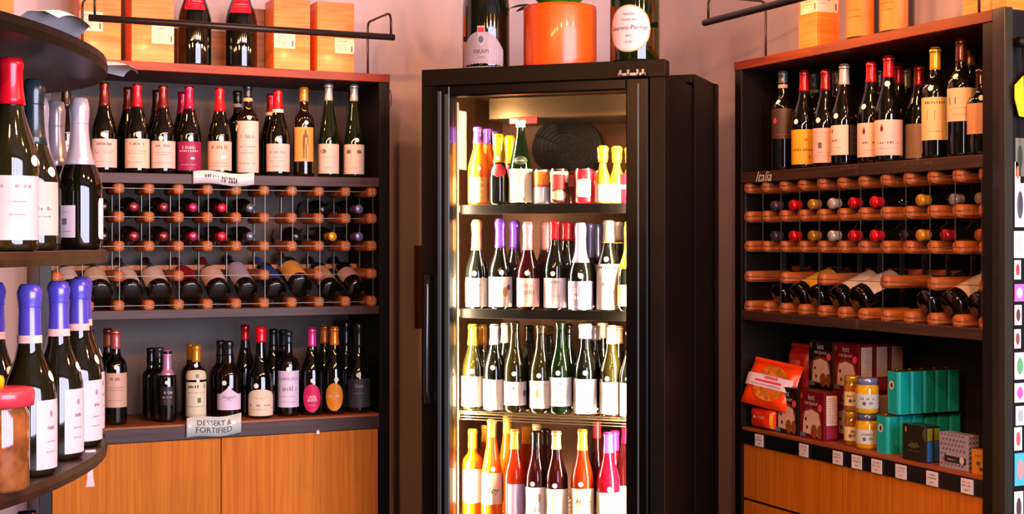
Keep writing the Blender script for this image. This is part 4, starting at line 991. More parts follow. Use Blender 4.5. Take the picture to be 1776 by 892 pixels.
# ------------------------------------------------------------------ wooden boxes and magnums on top of the left unit
def wood_crate(label, x0, x1, d0, d1, h, unit='L', labels=(), m=None, group=None, name='wooden_wine_box'):
    """lidded pine box; labels: (face, u0, u1, z0, z1) in metres on the face"""
    m = m or PINE
    w, dp = x1 - x0, d1 - d0
    c = lp((x0 + x1) / 2, d0) if unit == 'L' else rp((x0 + x1) / 2, d0)
    t = thing(name, label, 'box', (c[0], c[1], Z_TOP), 0 if unit == 'L' else -pi / 2, group)
    th = .008
    box('side_board', -w / 2, -w / 2 + th, th, dp - th, 0, h, m, t, bev=.001); box('side_board', w / 2 - th, w / 2, th, dp - th, 0, h, m, t, bev=.001)
    box('front_board', -w / 2, w / 2, 0, th, 0, h, m, t, bev=.001); box('back_board', -w / 2, w / 2, dp - th, dp, 0, h, m, t, bev=.001)
    box('lid', -w / 2 + th, w / 2 - th, th, dp - th, h - .008, h, m, t, bev=.001); box('base_board', -w / 2 + th, w / 2 - th, th, dp - th, 0, .008, m, t, bev=.001)
    for (face, u0, u1, z0, z1) in labels:
        if face == 'f': lo = box('paper_label', -w / 2 + u0, -w / 2 + u1, -.0008, -.0001, z0, z1, paper('#e6c8bc'), t, bev=0)
        else: lo = box('paper_label', w / 2 + .0001, w / 2 + .0008, u0, u1, z0, z1, paper('#e6c8bc'), t, bev=0)
        a = Acc()
        for k, fr_ in enumerate((.82, .55, .42, .3)):
            g = strokes((u1 - u0) * .5, .003 if k else .005, 12, RND)
            uc = (u0 + u1) / 2 - (u1 - u0) * .12
            for (gx, gz) in [(0, 0)]:
                pts = [(uc + x, z0 + (z1 - z0) * fr_ + z) for x, z in g[0]]
            a.add([(-w / 2 + u, -.0014, z) if face == 'f' else (w / 2 + .0014, u, z) for u, z in pts], g[1])
        bc = [(u1 - .012, z0 + .008), (u1 - .007, z0 + .008), (u1 - .007, z0 + .028), (u1 - .012, z0 + .028)]
        a.add([(-w / 2 + u, -.0014, z) if face == 'f' else (w / 2 + .0014, u, z) for u, z in bc], [(0, 1, 2, 3)])
        a.build('lettering', ink('#5a4048'), lo, kind='stuff')
    return t
GB = 'wooden wine boxes on top of the left unit'
wood_crate('tall pine wine box at the left end of the left unit top', .0766, .215, .05, .17, .42, labels=[('f', .0, .078, .102, .168)], group=GB)
wood_crate('tall pine wine box left of the two magnums', .250, .3946, .05, .17, .42, labels=[('f', .068, .144, .072, .136)], group=GB)
wood_crate('tall pine wine box right of the two magnums', .748, .882, .05, .17, .26, labels=[('f', .0, .078, .082, .134)], group=GB)
wood_crate('tall pine wine box at the right end of the left unit top', .908, 1.048, .05, .17, .26, labels=[('f', .066, .14, .075, .13)], group=GB)
wood_crate('low shaded wooden crate lying behind the two magnums', .400, .70, .20, .33, .15, m=PINE2, group=GB)
wood_crate('upright darker wooden box behind the magnums and the right-hand pine boxes', .715, .80, .19, .33, .24, m=PINE2, group=GB)
for px_x, nm in ((1.0813, 'left'), (1.2457, 'right')):
    x = px_x; y = YL + .1
    t = thing('magnum_bottle', nm + ' one of two dark magnums with crimson neck labels on the left unit top', 'bottle', (x, y, Z_TOP), face_cam(x, y), 'magnums on top of the left unit')
    R_, H_ = .057, .375
    dress(t, 'burg', H_, R_, BLACKG, ('#2a1414', .80), [(.53, .70, 46, '#c8102c', 'round', ('#e8a0a8', [('s', .25, .5), ('n', 0, .6, .08), ('s', -.15, .5)]))], sticker=(.735, 0))

# ------------------------------------------------------------------ on top of the right unit
GRT = 'boxes and magnums on top of the right unit'
t = wood_crate('small pine box with a white label folded round its corner on the right unit top', .257, .353, .02, .11, .30, 'R',
               labels=[('f', .012, .096, .115, .205), ('s', .0, .082, .115, .205)], group=GRT)
for (x, d, lb_) in ((.5235, .065, 'left of two dark magnums with big orange label on the right unit top'), (.672, .07, 'right of two dark magnums with big orange label on the right unit top')):
    p = rp(x, d)
    t = thing('magnum_bottle', lb_, 'bottle', (p[0], p[1], Z_TOP), face_cam(p[0], p[1], -38), GRT)
    dress(t, 'bord', .38, .051, BLACKG, ('#301010', .80), (.03, .56, 74, '#e0641c', 'rect', ('#a8441c', [('n', .1, .3, .06), ('s', -.1, .4), ('s', -.2, .4)])))
wood_crate('pine box near the right end of the right unit top', .955, 1.06, .06, .17, .28, 'R', labels=[('f', .02, .085, .10, .16)], group=GRT)
wood_crate('pine box at the very corner of the right unit top', 1.068, 1.13, .05, .17, .22, 'R', group=GRT)

# ------------------------------------------------------------------ signs and chalk lettering
def curled_sign(name, label, x0, x1, z0, z1, y, lines, size, m, wave, tilt=0.0, shear=0.0):
    t = thing(name, label, 'sign', ((x0 + x1) / 2, y, z0), 0)
    w, h = x1 - x0, z1 - z0
    n = 26
    def yy(u): return -wave * (1 - cos(2 * pi * u * 1.2)) * .5 - .004
    def zz(u): return tilt * (u - .5) + .006 * sin(2 * pi * u * .9 + .6)
    v, f = [], []
    for i in range(n + 1):
        u = i / n
        for th in (0, -.0015):
            v.append((-w / 2 + w * u, yy(u) + th, zz(u))); v.append((-w / 2 + w * u, yy(u) + th - .004, zz(u) + h))
    for i in range(n):
        a0, b0 = 4 * i, 4 * (i + 1)
        f += [(a0, a0 + 1, b0 + 1, b0), (a0 + 2, b0 + 2, b0 + 3, a0 + 3), (a0 + 1, a0 + 3, b0 + 3, b0 + 1), (a0, b0, b0 + 2, a0 + 2)]
    f += [(0, 2, 3, 1), (4 * n, 4 * n + 1, 4 * n + 3, 4 * n + 2)]
    sp = mk('sign_strip', v, f, m, t, True)
    a = Acc()
    if lines is None:
        for xo, zf in ((-.045, .62), (.02, .6), (.02, .35)):
            g = strokes(.06, .012, 7, RND); a.add([(x + xo, yy((x + xo + w / 2) / w) - .0035 - .004 * zf, zz((x + xo + w / 2) / w) + h * zf + z) for x, z in g[0]], g[1])
    for s, zf, sz in (lines or ()):
        g = text_geo(s, sz, shear)
        pts = []
        for x, z in g[0]:
            u = (x + w / 2) / w
            pts.append((x, yy(u) - .0035 - .004 * zf, zz(u) + h * zf + z))
        a.add(pts, g[1])
    a.build('lettering', ink('#3a3c40'), sp, kind='stuff')
    return t
SIGNM = mat('sign_plastic', '#dcd8dc', .18, var=.03, coat=.6)
curled_sign('shelf_sign', 'wavy clear-coated white sign strip clipped to the left upper shelf edge', 1.0493, 1.2606, 1.637, 1.680, YL - .014, None, .02, SIGNM, .012, tilt=.004)
SIGNG = mat('sign_mint', '#c4d2cc', .25, var=.05, coat=.5)
curled_sign('shelf_sign', 'wavy mint-white sign reading DESSERT & FORTIFIED on the left counter edge', 1.0256, 1.2136, .770, .838, YL - .018, [('DESSERT &', .66, .0255), ('FORTIFIED', .30, .0275)], .02, SIGNG, .016, tilt=.014)
def flat_text(parent, s, size, x, z, m, y=-.0165, shear=0.0):
    g = text_geo(s, size, shear)
    return mk('lettering', [(x + a_, y, z + b_) for a_, b_ in g[0]], g[1], m, parent, kind='stuff')
CHALK = mat('chalk', '#d8d0cc', .9, var=.2, scale=200)
g = flat_text(UR, 'Italia', .048, .105, Z_S1 - .019, CHALK, -.0108, .45)
g2 = strokes(.16, .008, 12, RND)
flatm = mat('chalk_faint', '#4a403c', .9, var=.2)
mk('lettering', [(.86 + a_, -.0108, Z_S1 - .012 + b_) for a_, b_ in g2[0]], g2[1], flatm, UR, kind='stuff')
g2 = strokes(.10, .006, 9, RND)
mk('lettering', [(.55 + a_, -.0108, Z_S1 - .010 + b_) for a_, b_ in g2[0]], g2[1], flatm, UR, kind='stuff')
# price tags along the right counter edge
TAGX = [(.089, .84, 'under the orange cookie bags'), (.331, 1, 'under the maroon cookie box'), (.501, 1, 'under the slim jars'), (.591, 1, 'under the yellow-lidded jars'), (.682, 1, 'under the front teal tin'), (.788, 1, 'under the dark green box'), (.917, 1, 'between the green and silver boxes'), (1.053, 1, 'under the small yellow box')]
for x, s_, where in TAGX:
    p = rp(x, -.0145)
    t = thing('price_tag', 'small white price tag on the right counter edge, ' + where, 'price tag', (p[0], p[1], Z_CT - .052), -pi / 2, 'price tags on the right counter edge')
    box('card', -.023, .023, -.0015, 0, 0, .040, paper('#d8d4dc'), t, bev=0)
    a = Acc()
    for zf, wd in ((.031, .032), (.022, .036), (.010, .016)):
        g = strokes(wd, .004, 9, RND); a.add([(u, -.0022, zf + z) for u, z in g[0]], g[1])
    a.build('lettering', ink('#6a6470'), t, kind='stuff')
t = thing('price_tag', 'tiny clear price clip on the left counter edge below the orange cap', 'price tag', (1.495, YL - .0135, Z_CT - .062), 0)
box('card', -.006, .006, -.002, 0, 0, .012, paper('#d8d8e0'), t, bev=.0005); box('clip', -.002, .002, -.0035, 0, .0122, .018, SIGNM, t, bev=.0005)

# ------------------------------------------------------------------ groceries on the right counter
def carton(name, label, x0, x1, d0, d1, z0, h, m, rotz=0.0, group=None, cat='box', faces=None):
    p = rp((x0 + x1) / 2, d0)
    t = thing(name, label, cat, (p[0], p[1], z0), -pi / 2 + rotz, group)
    w, dp = x1 - x0, d1 - d0
    box('carton_body', -w / 2, w / 2, 0, dp, 0, h, m, t, bev=.0012)
    return t, w, dp
def decal(t, name, pts, m, side='f', w=0, lift=.0009):
    """flat printed polygon on the front (f) or right side (s) of a carton; pts are (u,z) in metres from the lower left of that face"""
    if side == 'f': v = [(-w / 2 + u, -lift, z) for u, z in pts]
    else: v = [(w / 2 + lift, u, z) for u, z in pts]
    return mk(name, v, [tuple(range(len(pts)))], m, t)
def ell(cx, cz, rx, rz, n=16): return [(cx + rx * cos(2 * pi * i / n), cz + rz * sin(2 * pi * i / n)) for i in range(n)]
def rc(u0, u1, z0, z1): return [(u0, z0), (u1, z0), (u1, z1), (u0, z1)]
BKB = mat('carton_black', '#15100f', .4, var=.05); MRN = mat('carton_maroon', '#6a0c18', .38, var=.05)
def cookie_box(dark, label, x0, d0, z0, h=.152):
    w, dp = .128, .058
    t, w, dp = carton('cookie_box', label, x0, x0 + w, d0, d0 + dp, z0, h, BKB if dark else MRN, group='cookie boxes on the right counter')
    decal(t, 'printed_arch', ell(.064, .062, .052, .040, 20), ink('#7a2a1c'), 'f', w, .0007)
    decal(t, 'printed_window', [(.02, .018), (.10, .012), (.112, .05), (.1, .085), (.064, .094), (.03, .085), (.022, .05)], ink('#d8b8a0'), 'f', w, .0010)
    for cx, cz, rx, rz in ((.078, .026, .016, .022), (.106, .026, .012, .022)): decal(t, 'printed_cookie', ell(cx, cz, rx, rz), ink('#8a4a14'), 'f', w, .0014)
    for cx, cz in ((.036, .062), (.042, .036)): decal(t, 'printed_chip', ell(cx, cz, .005, .006, 8), ink('#3a1a14'), 'f', w, .0014)
    decal(t, 'printed_badge', ell(.108, .102, .011, .012), ink('#d84a48'), 'f', w, .0014)
    decal(t, 'printed_seal', ell(.014, .134, .006, .009, 10), ink('#7a5a28'), 'f', w, .0010)
    decal(t, 'printed_corner', rc(.006, .034, .004, .018), ink('#5a6a8a'), 'f', w, .0012)
    a = Acc()
    for s, zz_, sz in (('lett', .132, .026), ('recipeur', .114, .020)):
        g = text_geo(s, sz); a.add([(x_, -.0012, zz_ + z_) for x_, z_ in g[0]], g[1])
    g = strokes(.05, .008, 9, RND); a.add([(x_, -.0017, .074 + z_) for x_, z_ in g[0]], [tuple(q) for q in g[1]])
    a.build('lettering', ink('#c8b8c8'), t, kind='stuff')
    decal(t, 'nutrition_panel', rc(.008, dp - .008, .048, .142), ink('#d4c0b4'), 's', w)
    decal(t, 'printed_block', rc(.008, dp - .008, .006, .046), ink('#8a2048'), 's', w)
    a = Acc()
    for k in range(11):
        g = strokes(dp * .6, .0022, 14, RND); a.add([(w / 2 + .0016, dp / 2 + u, .058 + .0075 * k + z) for u, z in g[0]], g[1])
    a.build('lettering', ink('#6a5050'), t, kind='stuff')
    return t
ZC = Z_CT
cookie_box(True, 'black cookie box standing in front, beside the orange bags', .124, .022, ZC)
cookie_box(False, 'maroon cookie box standing in front with its nutrition panel showing', .258, .022, ZC)
cookie_box(True, 'hidden black cookie box under the upper black one', .178, .118, ZC)
for k in range(3): cookie_box(False, ('first', 'second', 'third')[k] + ' hidden maroon cookie box from the front under the upper stack', .308, .118 + .06 * k, ZC)
cookie_box(True, 'upper black cookie box at the back of the stack', .178, .118, ZC + .1525)
for k in range(3): cookie_box(False, ('front', 'middle', 'rear')[k] + ' maroon cookie box of the upper stacked row', .308, .118 + .06 * k, ZC + .1525)
# orange cookie bags
BAGM = mat('bag_orange', '#e8400c', .28, var=.08, scale=14, bump=.25, coat=.4)
BAGD = mat('bag_red', '#a81c10', .35, var=.08, scale=14, bump=.25, coat=.3)
def pillow_bag(label, c, rot, w, h, dp, m, prints, taper=0.0):
    t = thing('cookie_bag', label, 'bag', c, 0, 'cookie bags on the right counter')
    t.rotation_euler = rot
    nu, nv = 12, 10
    def yb(u, vv): return dp / 2 * (max(0, (1 - abs(2 * u - 1) ** 4) * (1 - abs(2 * vv - 1) ** 5))) ** .45
    v, f = [], []
    for s in (-1, 1):
        for i in range(nu + 1):
            for j in range(nv + 1):
                u, q = i / nu, j / nv
                ww = w * (1 - taper * q)
                v.append((-ww / 2 + ww * u, s * yb(u, q) + .0015 * s * sin(9 * u + 7 * q), h * q))
    N_ = (nu + 1) * (nv + 1)
    for i in range(nu):
        for j in range(nv):
            a0 = i * (nv + 1) + j
            f.append((a0, a0 + nv + 1, a0 + nv + 2, a0 + 1)); f.append((N_ + a0, N_ + a0 + 1, N_ + a0 + nv + 2, N_ + a0 + nv + 1))
    mk('pouch', v, f, m, t, True)
    def on_front(nm, fn, mm, lift):
        vv, ff = [], []
        n1, n2 = 14, 6
        for i in range(n1 + 1):
            for j in range(n2 + 1):
                u, q = fn(i / n1, j / n2)
                ww = w * (1 - taper * q)
                vv.append((-ww / 2 + ww * u, -yb(u, q) - lift - .0015 * sin(9 * u + 7 * q) * -1 - .0015, h * q))
        for i in range(n1):
            for j in range(n2):
                a0 = i * (n2 + 1) + j; ff.append((a0, a0 + n2 + 1, a0 + n2 + 2, a0 + 1))
        mk(nm, vv, ff, mm, t, True)
    for nm, fn, mm, lift in prints: on_front(nm, fn, mm, lift)
    box('crimped_seal', -w * (1 - taper) / 2, w * (1 - taper) / 2, -.001, .001, h - .001, h + .010, m, t, bev=0)
    return t
COOK = mat('cookie_print', '#b86a1c', .5, var=.5, scale=60)
def disc_fn(cu, cq, ru, rq):
    def fn(a_, b_):
        x = (2 * a_ - 1); y = (2 * b_ - 1) * sqrt(max(0, 1 - x * x)); return cu + ru * x, cq + rq * y
    return fn
def band_fn(u0, u1, q0, q1): return lambda a_, b_: (u0 + (u1 - u0) * a_, q0 + (q1 - q0) * b_)
BANDP = ink('#d8c8d8')
p = rp(.066, .045)
pillow_bag('lower orange cookie bag lying at the left end of the right counter', (p[0], p[1], ZC), (0, 0, -pi / 2), .15, .075, .09, mat('bag_orange_deep', '#d83410', .3, var=.08, scale=14, bump=.25, coat=.4),
           [('brand_print', band_fn(.3, .72, .5, .62), ink('#e8a090'), .001), ('printed_stripe', band_fn(.86, .93, .1, .8), ink('#e09010'), .001)])
p = rp(.098, -.014)
pillow_bag('large orange cookie bag with white band leaning back at the left of the right counter', (p[0] + .012, p[1], ZC + .0775), (radians(-22), radians(6), -pi / 2 + radians(14)), .205, .152, .05, BAGM,
           [('printed_cookie', disc_fn(.56, .52, .34, .40), COOK, .0012), ('white_band', band_fn(.03, .97, .40, .68), BANDP, .0022),
            ('brand_print', band_fn(.42, .7, .60, .66), ink('#c86a80'), .003), ('brand_print', band_fn(.25, .8, .515, .56), ink('#d83848'), .003), ('brand_print', band_fn(.2, .8, .44, .47), ink('#b890a0'), .003)])
p = rp(.105, .135)
pillow_bag('dull red cookie bag standing behind the large orange one', (p[0], p[1], ZC), (radians(-2), 0, -pi / 2), .112, .275, .05, BAGD,
           [('brand_print', band_fn(.3, .75, .76, .84), ink('#d05a4a'), .001)])
# jars
def jar(label, x, d, z0, r, h, body, lid, labc, group):
    p = rp(x, d)
    t = thing('glass_jar', label, 'jar', (p[0], p[1], z0), face_cam(*p), group)
    v, f = lathe([(0, .003), (r * .85, 0), (r, .006), (r, h * .70), (r * .93, h * .78), (r * .86, h * .82), (r * .86, h * .84), (0, h * .84)], 24)
    mk('jar_body', v, f, mat('jar_' + body, body, .08, coat=.5, var=.25, scale=30), t, True)
    v, f = lathe([(r * .9, h * .82), (r * .93, h * .825), (r * .93, h * .985), (r * .88, h), (0, h)], 24)
    mk('jar_lid', v, f, foil(lid), t, True)
    lo = mk('label', *label_patch(r, h * .16, h * .56, radians(72), 'rect'), paper(labc), t, True)
    print_label(lo, r, h * .16, h * .56, radians(72), ('#4a5a60', [('n', .2, .5, .2), ('d', -.15, -.1, .006, .006), ('d', -.12, .12, .007, .005, '#6a8aa0'), ('s', -.35, .6)]), 0, None)
GJ = 'jars on the right counter'
jar('lower slim jar with gold lid and cream label on the right counter', .483, .055, ZC, .026, .105, '#8a5a14', '#c09a28', '#d8c890', GJ)
jar('upper slim jar with gold lid and cream label on the right counter', .483, .055, ZC + .106, .026, .108, '#9a6a18', '#c09a28', '#d8c890', GJ)
jar('lower wide mustard-yellow jar with grey lid on the right counter', .553, .055, ZC, .035, .105, '#c89a10', '#5a6078', '#b8c0c0', GJ)
jar('upper wide mustard-yellow jar with blue-grey lid on the right counter', .553, .055, ZC + .106, .035, .108, '#d0a414', '#7a88b8', '#b8c4c8', GJ)
# teal tins
TEAL = mat('tin_teal', '#12b4b4', .3, metal=.1, coat=.4, var=.04)
GOLDM = mat('tin_gold', '#b88a28', .25, metal=.9, var=.05)
def teal_tin(label, x, d, z0, h, w=.056, dp=.0455):
    p = rp(x, d)
    t = thing('fish_tin', label, 'tin', (p[0], p[1], z0), -pi / 2, 'teal tins on the right counter')
    bm = bmesh.new(); bmesh.ops.create_cube(bm, size=1)
    for v_ in bm.verts: v_.co = (v_.co.x * w, (v_.co.y + .5) * dp, (v_.co.z + .5) * (h - .003))
    ed = [e for e in bm.edges if abs(e.verts[0].co.z - e.verts[1].co.z) > .01]
    bmesh.ops.bevel(bm, geom=ed, offset=.010, segments=4, affect='EDGES', profile=.5)
    bmesh.ops.recalc_face_normals(bm, faces=bm.faces[:])
    me = bpy.data.meshes.new('tin_body'); bm.to_mesh(me); bm.free(); me.materials.append(TEAL)
    ob('tin_body', me, t)
    box('tin_rim', -w / 2 + .006, w / 2 - .006, .005, dp - .005, h - .003, h, GOLDM, t, bev=.0015)
    v, f = lathe([(0, 0), (.006, 0), (.006, .003), (.003, .005), (0, .005)], 12)
    mk('ring_pull', [(a_, b_ + dp * .35, c_ + h) for a_, b_, c_ in v], f, GOLDM, t, True)
    em = mk('emblem', [(x_, -.0004, z_) for x_, z_ in ell(-.004, h * .66, .0115, .0135, 18)], [tuple(range(18))], ink('#b89a70'), t)
    mk('emblem_disc', [(x_, -.0008, z_) for x_, z_ in ell(-.004, h * .66, .0095, .0115, 18)], [tuple(range(18))], ink('#e0d8c8'), em)
    mk('emblem_bird', [(x_, -.0012, z_) for x_, z_ in ell(-.003, h * .66, .005, .008, 10)], [tuple(range(10))], ink('#1c1814'), em)
for k in range(6): teal_tin('teal tin in the lower row, number %s from the front' % ORD[k].replace('first', 'one').replace('second', 'two').replace('third', 'three').replace('fourth', 'four').replace('fifth', 'five').replace('sixth', 'six'), .649, .03 + .0475 * k, ZC, .112)
for k in range(5): teal_tin('teal tin in the upper row, %s' % ('nearest the front edge', 'second from the front edge', 'in the middle of the five', 'second from the rear', 'at the rear end')[k], .672, .052 + .0472 * k, ZC + .1175, .128)
# dark green boxes, silver box, yellow box
for k in range(2):
    t, w, dp = carton('chocolate_box', ('front' if k == 0 else 'rear') + ' dark green box with blue and lime side stripe on the right counter', .762, .862, .012 + .026 * k, .0375 + .026 * k, ZC, .103, mat('carton_green', '#16180f', .35, var=.05), group='dark green boxes on the right counter')
    decal(t, 'side_stripe', rc(.003, dp - .003, .003, .062), ink('#1c5a9a'), 's', w); decal(t, 'side_patch', rc(.003, dp - .003, .063, .098), ink('#6a7a18'), 's', w)
    if k == 0:
        decal(t, 'printed_wave', [(.022, .042), (.04, .054), (.05, .05), (.062, .056), (.074, .044), (.05, .036)], ink('#4a4a14'), 'f', w)
        decal(t, 'printed_mark', [(.012, .085), (.016, .078), (.02, .085), (.018, .096), (.014, .096)], ink('#a08a18'), 'f', w)
        decal(t, 'printed_leaf', [(.1, .06), (.088, .068), (.086, .085), (.094, .098), (.1, .1)], ink('#4a5014'), 'f', w)
        a = Acc(); g = strokes(.05, .004, 10, RND); a.add([(x_, -.0012, .03 + z_) for x_, z_ in g[0]], g[1]); a.build('lettering', ink('#5a5a48'), t, kind='stuff')
t, w, dp = carton('chocolate_box', 'silver box with diagonal dash pattern on the right counter', .915, 1.026, .012, .052, ZC, .098, mat('carton_silver', '#a8a4b8', .3, metal=.35, var=.06), rotz=0)
a = Acc(); b_ = Acc()
for i in range(8):
    for j in range(7):
        u, z = .006 + .0135 * i + .006 * (j % 2), .008 + .0135 * j
        if u < w - .012 and not (j in (1, 2) and u > .02): a.add([(-w / 2 + u, -.0009, z), (-w / 2 + u + .007, -.0009, z + .003), (-w / 2 + u + .010, -.0009, z + .009), (-w / 2 + u + .003, -.0009, z + .006)], [(0, 1, 2, 3)])
for i in range(3):
    for j in range(7): b_.add([(w / 2 + .0009, .004 + .012 * i, .006 + .0135 * j), (w / 2 + .0009, .011 + .012 * i, .009 + .0135 * j), (w / 2 + .0009, .013 + .012 * i, .015 + .0135 * j), (w / 2 + .0009, .006 + .012 * i, .012 + .0135 * j)], [(0, 1, 2, 3)])
a.build('dash_pattern', ink('#5a5470'), t, kind='stuff'); b_.build('dash_pattern', ink('#3a4a6a'), t, kind='stuff')
decal(t, 'dark_panel', rc(.022, .105, .018, .036), ink('#201c24'), 'f', w, .0012); decal(t, 'round_mark', ell(.09, .028, .009, .010), ink('#c8c4d0'), 'f', w, .0016)
g = strokes(.03, .006, 7, RND); mk('lettering', [(-.005 + x_, -.0017, .027 + z_) for x_, z_ in g[0]], g[1], ink('#a8a4b0'), t, kind='stuff')
t, w, dp = carton('snack_box', 'small mustard-yellow box at the right end of the right counter', 1.045, 1.1, .008, .038, ZC, .066, mat('carton_yellow', '#c8881c', .4, var=.06))
decal(t, 'printed_leaf', ell(.026, .030, .008, .006), ink('#3a6a1c'), 'f', w); decal(t, 'printed_leaf', ell(.036, .016, .007, .005), ink('#4a3a1c'), 'f', w)
g = strokes(.034, .007, 7, RND); mk('lettering', [(x_, -.0012, .052 + z_) for x_, z_ in g[0]], g[1], ink('#5a4a3a'), t, kind='stuff')
p = rp(1.04, .12)
t = thing('cable_coil', 'small black cable coil behind the silver box on the right counter', 'cable', (p[0], p[1], ZC), 0)
v, f = tube([(.0 + .03 * cos(w_), .035 * sin(w_), .045 + .045 * sin(w_ * .97 + 1.1)) for w_ in [2 * pi * i / 20 * 1.6 for i in range(21)]], .003, 6); mk('coil', v, f, FANM, t, True)
v, f = tube([(0, 0, .004), (.02, .02, .006), (.05, .0, .004), (.08, .02, .004)], .003, 6); mk('plug_end', v, f, FANM, t, True)

# ------------------------------------------------------------------ small things on the left wall
t = thing('wood_plaque', 'narrow brown wooden panel on the wall half hidden behind the fridge', 'panel', (2.0268, RY1, 1.099), 0)
box('panel_board', -.018, .10, -.014, -.0005, 0, .325, wood('panel_brown', '#4a2c1c', '#6a4028', .5), t)
box('panel_rim', -.022, -.0185, -.018, -.0005, 0, .325, wood('panel_brown', '#4a2c1c', '#6a4028', .5), t)
xx = LXO + 1.1675
t = thing('cable_loop', 'thin cable loop hanging on the right side of the left unit', 'cable', (xx, YL + .03, 1.90), 0)
v, f = tube([(.004, 0, .09), (.016, .01, .10), (.022, .012, .075), (.02, .012, .045), (.010, .01, .02), (.004, .01, .035), (.008, .012, .06), (.003, .0, .07)], .0022, 6); mk('cable', v, f, mat('cable_brown', '#5a3a30', .5, var=.05), t, True)
box('cable_clip', .0, .006, -.006, .006, .085, .096, mat('cable_brown', '#5a3a30', .5, var=.05), t)

# ------------------------------------------------------------------ foreground display stand on the left (axes along the aisle)
G_ROT = -YAW
CG, SG = cos(YAW), sin(YAW)
def gp(X, Y): return (X * CG + Y * SG, -X * SG + Y * CG)
gs = thing('display_stand', 'round-ended tiered wooden display stand in the left foreground', 'display stand', (0, 0, 0), G_ROT)
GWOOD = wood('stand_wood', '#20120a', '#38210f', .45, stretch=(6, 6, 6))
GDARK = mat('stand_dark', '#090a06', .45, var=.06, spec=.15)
GC = (-1.17, 2.30)
def tier(z, th, ax, by, n=2.2, seg=72):
    bot, top = [], []
    for i in range(seg):
        w = 2 * pi * i / seg
        c_, s_ = cos(w), sin(w)
        x = GC[0] + ax * abs(c_) ** (2 / n) * (1 if c_ >= 0 else -1); y = GC[1] + by * abs(s_) ** (2 / n) * (1 if s_ >= 0 else -1)
        bot.append((x, y, z - th)); top.append((x, y, z))
    mid = [(GC[0] + (x - GC[0]) * 1.004, GC[1] + (y - GC[1]) * 1.004, z - th / 2) for x, y, _ in top]
    v = bot + mid + top
    f = [tuple(range(seg - 1, -1, -1)), tuple(range(2 * seg, 3 * seg))]
    for k in (0, seg):
        for i in range(seg):
            j = (i + 1) % seg; f.append((k + i, k + j, k + seg + j, k + seg + i))
    return v, f
TZ = {1: 1.773, 2: 1.424, 3: 1.074, 4: .70, 5: .33}
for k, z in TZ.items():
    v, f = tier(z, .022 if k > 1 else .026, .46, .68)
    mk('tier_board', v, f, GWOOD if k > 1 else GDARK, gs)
for (x, y) in ((-1.42, 2.05), (-1.42, 2.75), (-1.02, 2.72)):
    v, f = lathe([(0, 0), (.02, 0), (.02, 1.745), (0, 1.745)], 14); mk('post', [(x + a_, y + b_, c_) for a_, b_, c_ in v], f, GDARK, gs, True)
v, f = lathe([(0, 0), (.09, 0), (.09, 1.74), (0, 1.74)], 20); mk('centre_column', [(GC[0] + a_, GC[1] + b_, c_) for a_, b_, c_ in v], f, GDARK, gs, True)

def gbottle(X, Y, tz, H, kind, glass, cap, lab, label, R=None, sticker=None, off=0.0, group='bottles on the foreground display stand'):
    p = gp(X, Y)
    return bottle(p[0], p[1], TZ[tz], H, kind, glass, cap, lab, label, R=R, sticker=sticker, off=off, group=group)
LAV = ('#5a50d0', .70, {'foil': True, 'band': '#d8b0b0', 'bandz': .695})
VLAB = ('#8a7a94', [('d', .3, 0, .003, .005), ('n', .1, .3, .06), ('s', -.1, .4), ('s', -.25, .4)])
for X, Y, nm, o in ((-.757, 2.215, 'nearest of the blue-violet-foiled sparkling bottles on the stand', 50), (-.765, 2.38, 'second nearest blue-violet-foiled sparkling bottle on the stand', 50), (-.777, 2.53, 'third of the blue-violet-foiled sparkling bottles on the stand', 48), (-.815, 2.675, 'farthest blue-violet-foiled bottle, showing only a sliver of white label', 66), (-.845, 2.30, 'blue-violet-foiled bottle in the second row, behind the nearest one', 30)):
    gbottle(X, Y, 3, .298, 'champ', glassy('#16150a'), LAV, (.04, .40, 36, '#c4bac2', 'rect', VLAB), nm, off=o, R=.041, sticker=(.52, 20))
gbottle(-.785, 2.21, 2, .302, 'burg', glassy('#1a1a0c'), ('#e01028', .76, {'extra': .004}), (.06, .39, 62, '#bcb4bc', 'rect', ('#8a7a90', [('n', .34, .7, .05), ('s', .1, .3), ('s', -.1, .3)])), 'olive bottle with bright red cap on the middle tier of the stand', R=.042, off=14, sticker=(.47, 42))
gbottle(-.82, 2.42, 2, .293, 'champ', glassy('#1c1a0c'), ('#2c363c', .62, CAPF), (.09, .40, 60, '#bcb2ac', 'rect', ('#7a6060', [('n', .0, .6, .06), ('s', -.15, .5)])), 'bottle with dark slate foil right of the red-capped one on the stand', R=.041, off=12, sticker=(.46, 36))
gbottle(-.885, 2.64, 2, .285, 'champ', glassy('#18160a'), ('#b8b0b8', .55, CAPF), (.06, .36, 40, '#e0d8d8', 'rect', None), 'silver-foiled bottle tucked behind the slate-foiled one on the stand', R=.041, off=-20)
gbottle(-.838, 2.735, 2, .293, 'champ', glassy('#0c0c06'), ('#c8c0cc', .56, CAPF), [(.08, .29, 30, '#c8bcc8', 'rect', ('#6a6070', [('r', 0, 0, .012, .012), ('s', -.3, .7), ('s', .3, .5)]), -40), (.07, .34, 22, '#ecdcd8', 'round', None, 74)], 'silver-foiled sparkling bottle at the rounded end of the stand middle tier', R=.0435, off=0)
gbottle(-.905, 2.80, 2, .293, 'champ', glassy('#0c0c06'), ('#b0a8b4', .56, CAPF), None, 'silver-foiled bottle peeking from behind the one at the rounded end', R=.042)
gbottle(-.97, 2.50, 2, .30, 'burg', BLACKG, ('#141418', .76), None, 'black-capped bottle in the rear row of the stand middle tier')
gbottle(-.79, 2.30, 4, .30, 'burg', BLACKG, ('#141418', .76), (.06, .4, 60, '#d8d0e0', 'rect', None), 'dark bottle on the low tier below the violet-foiled bottles', off=20)
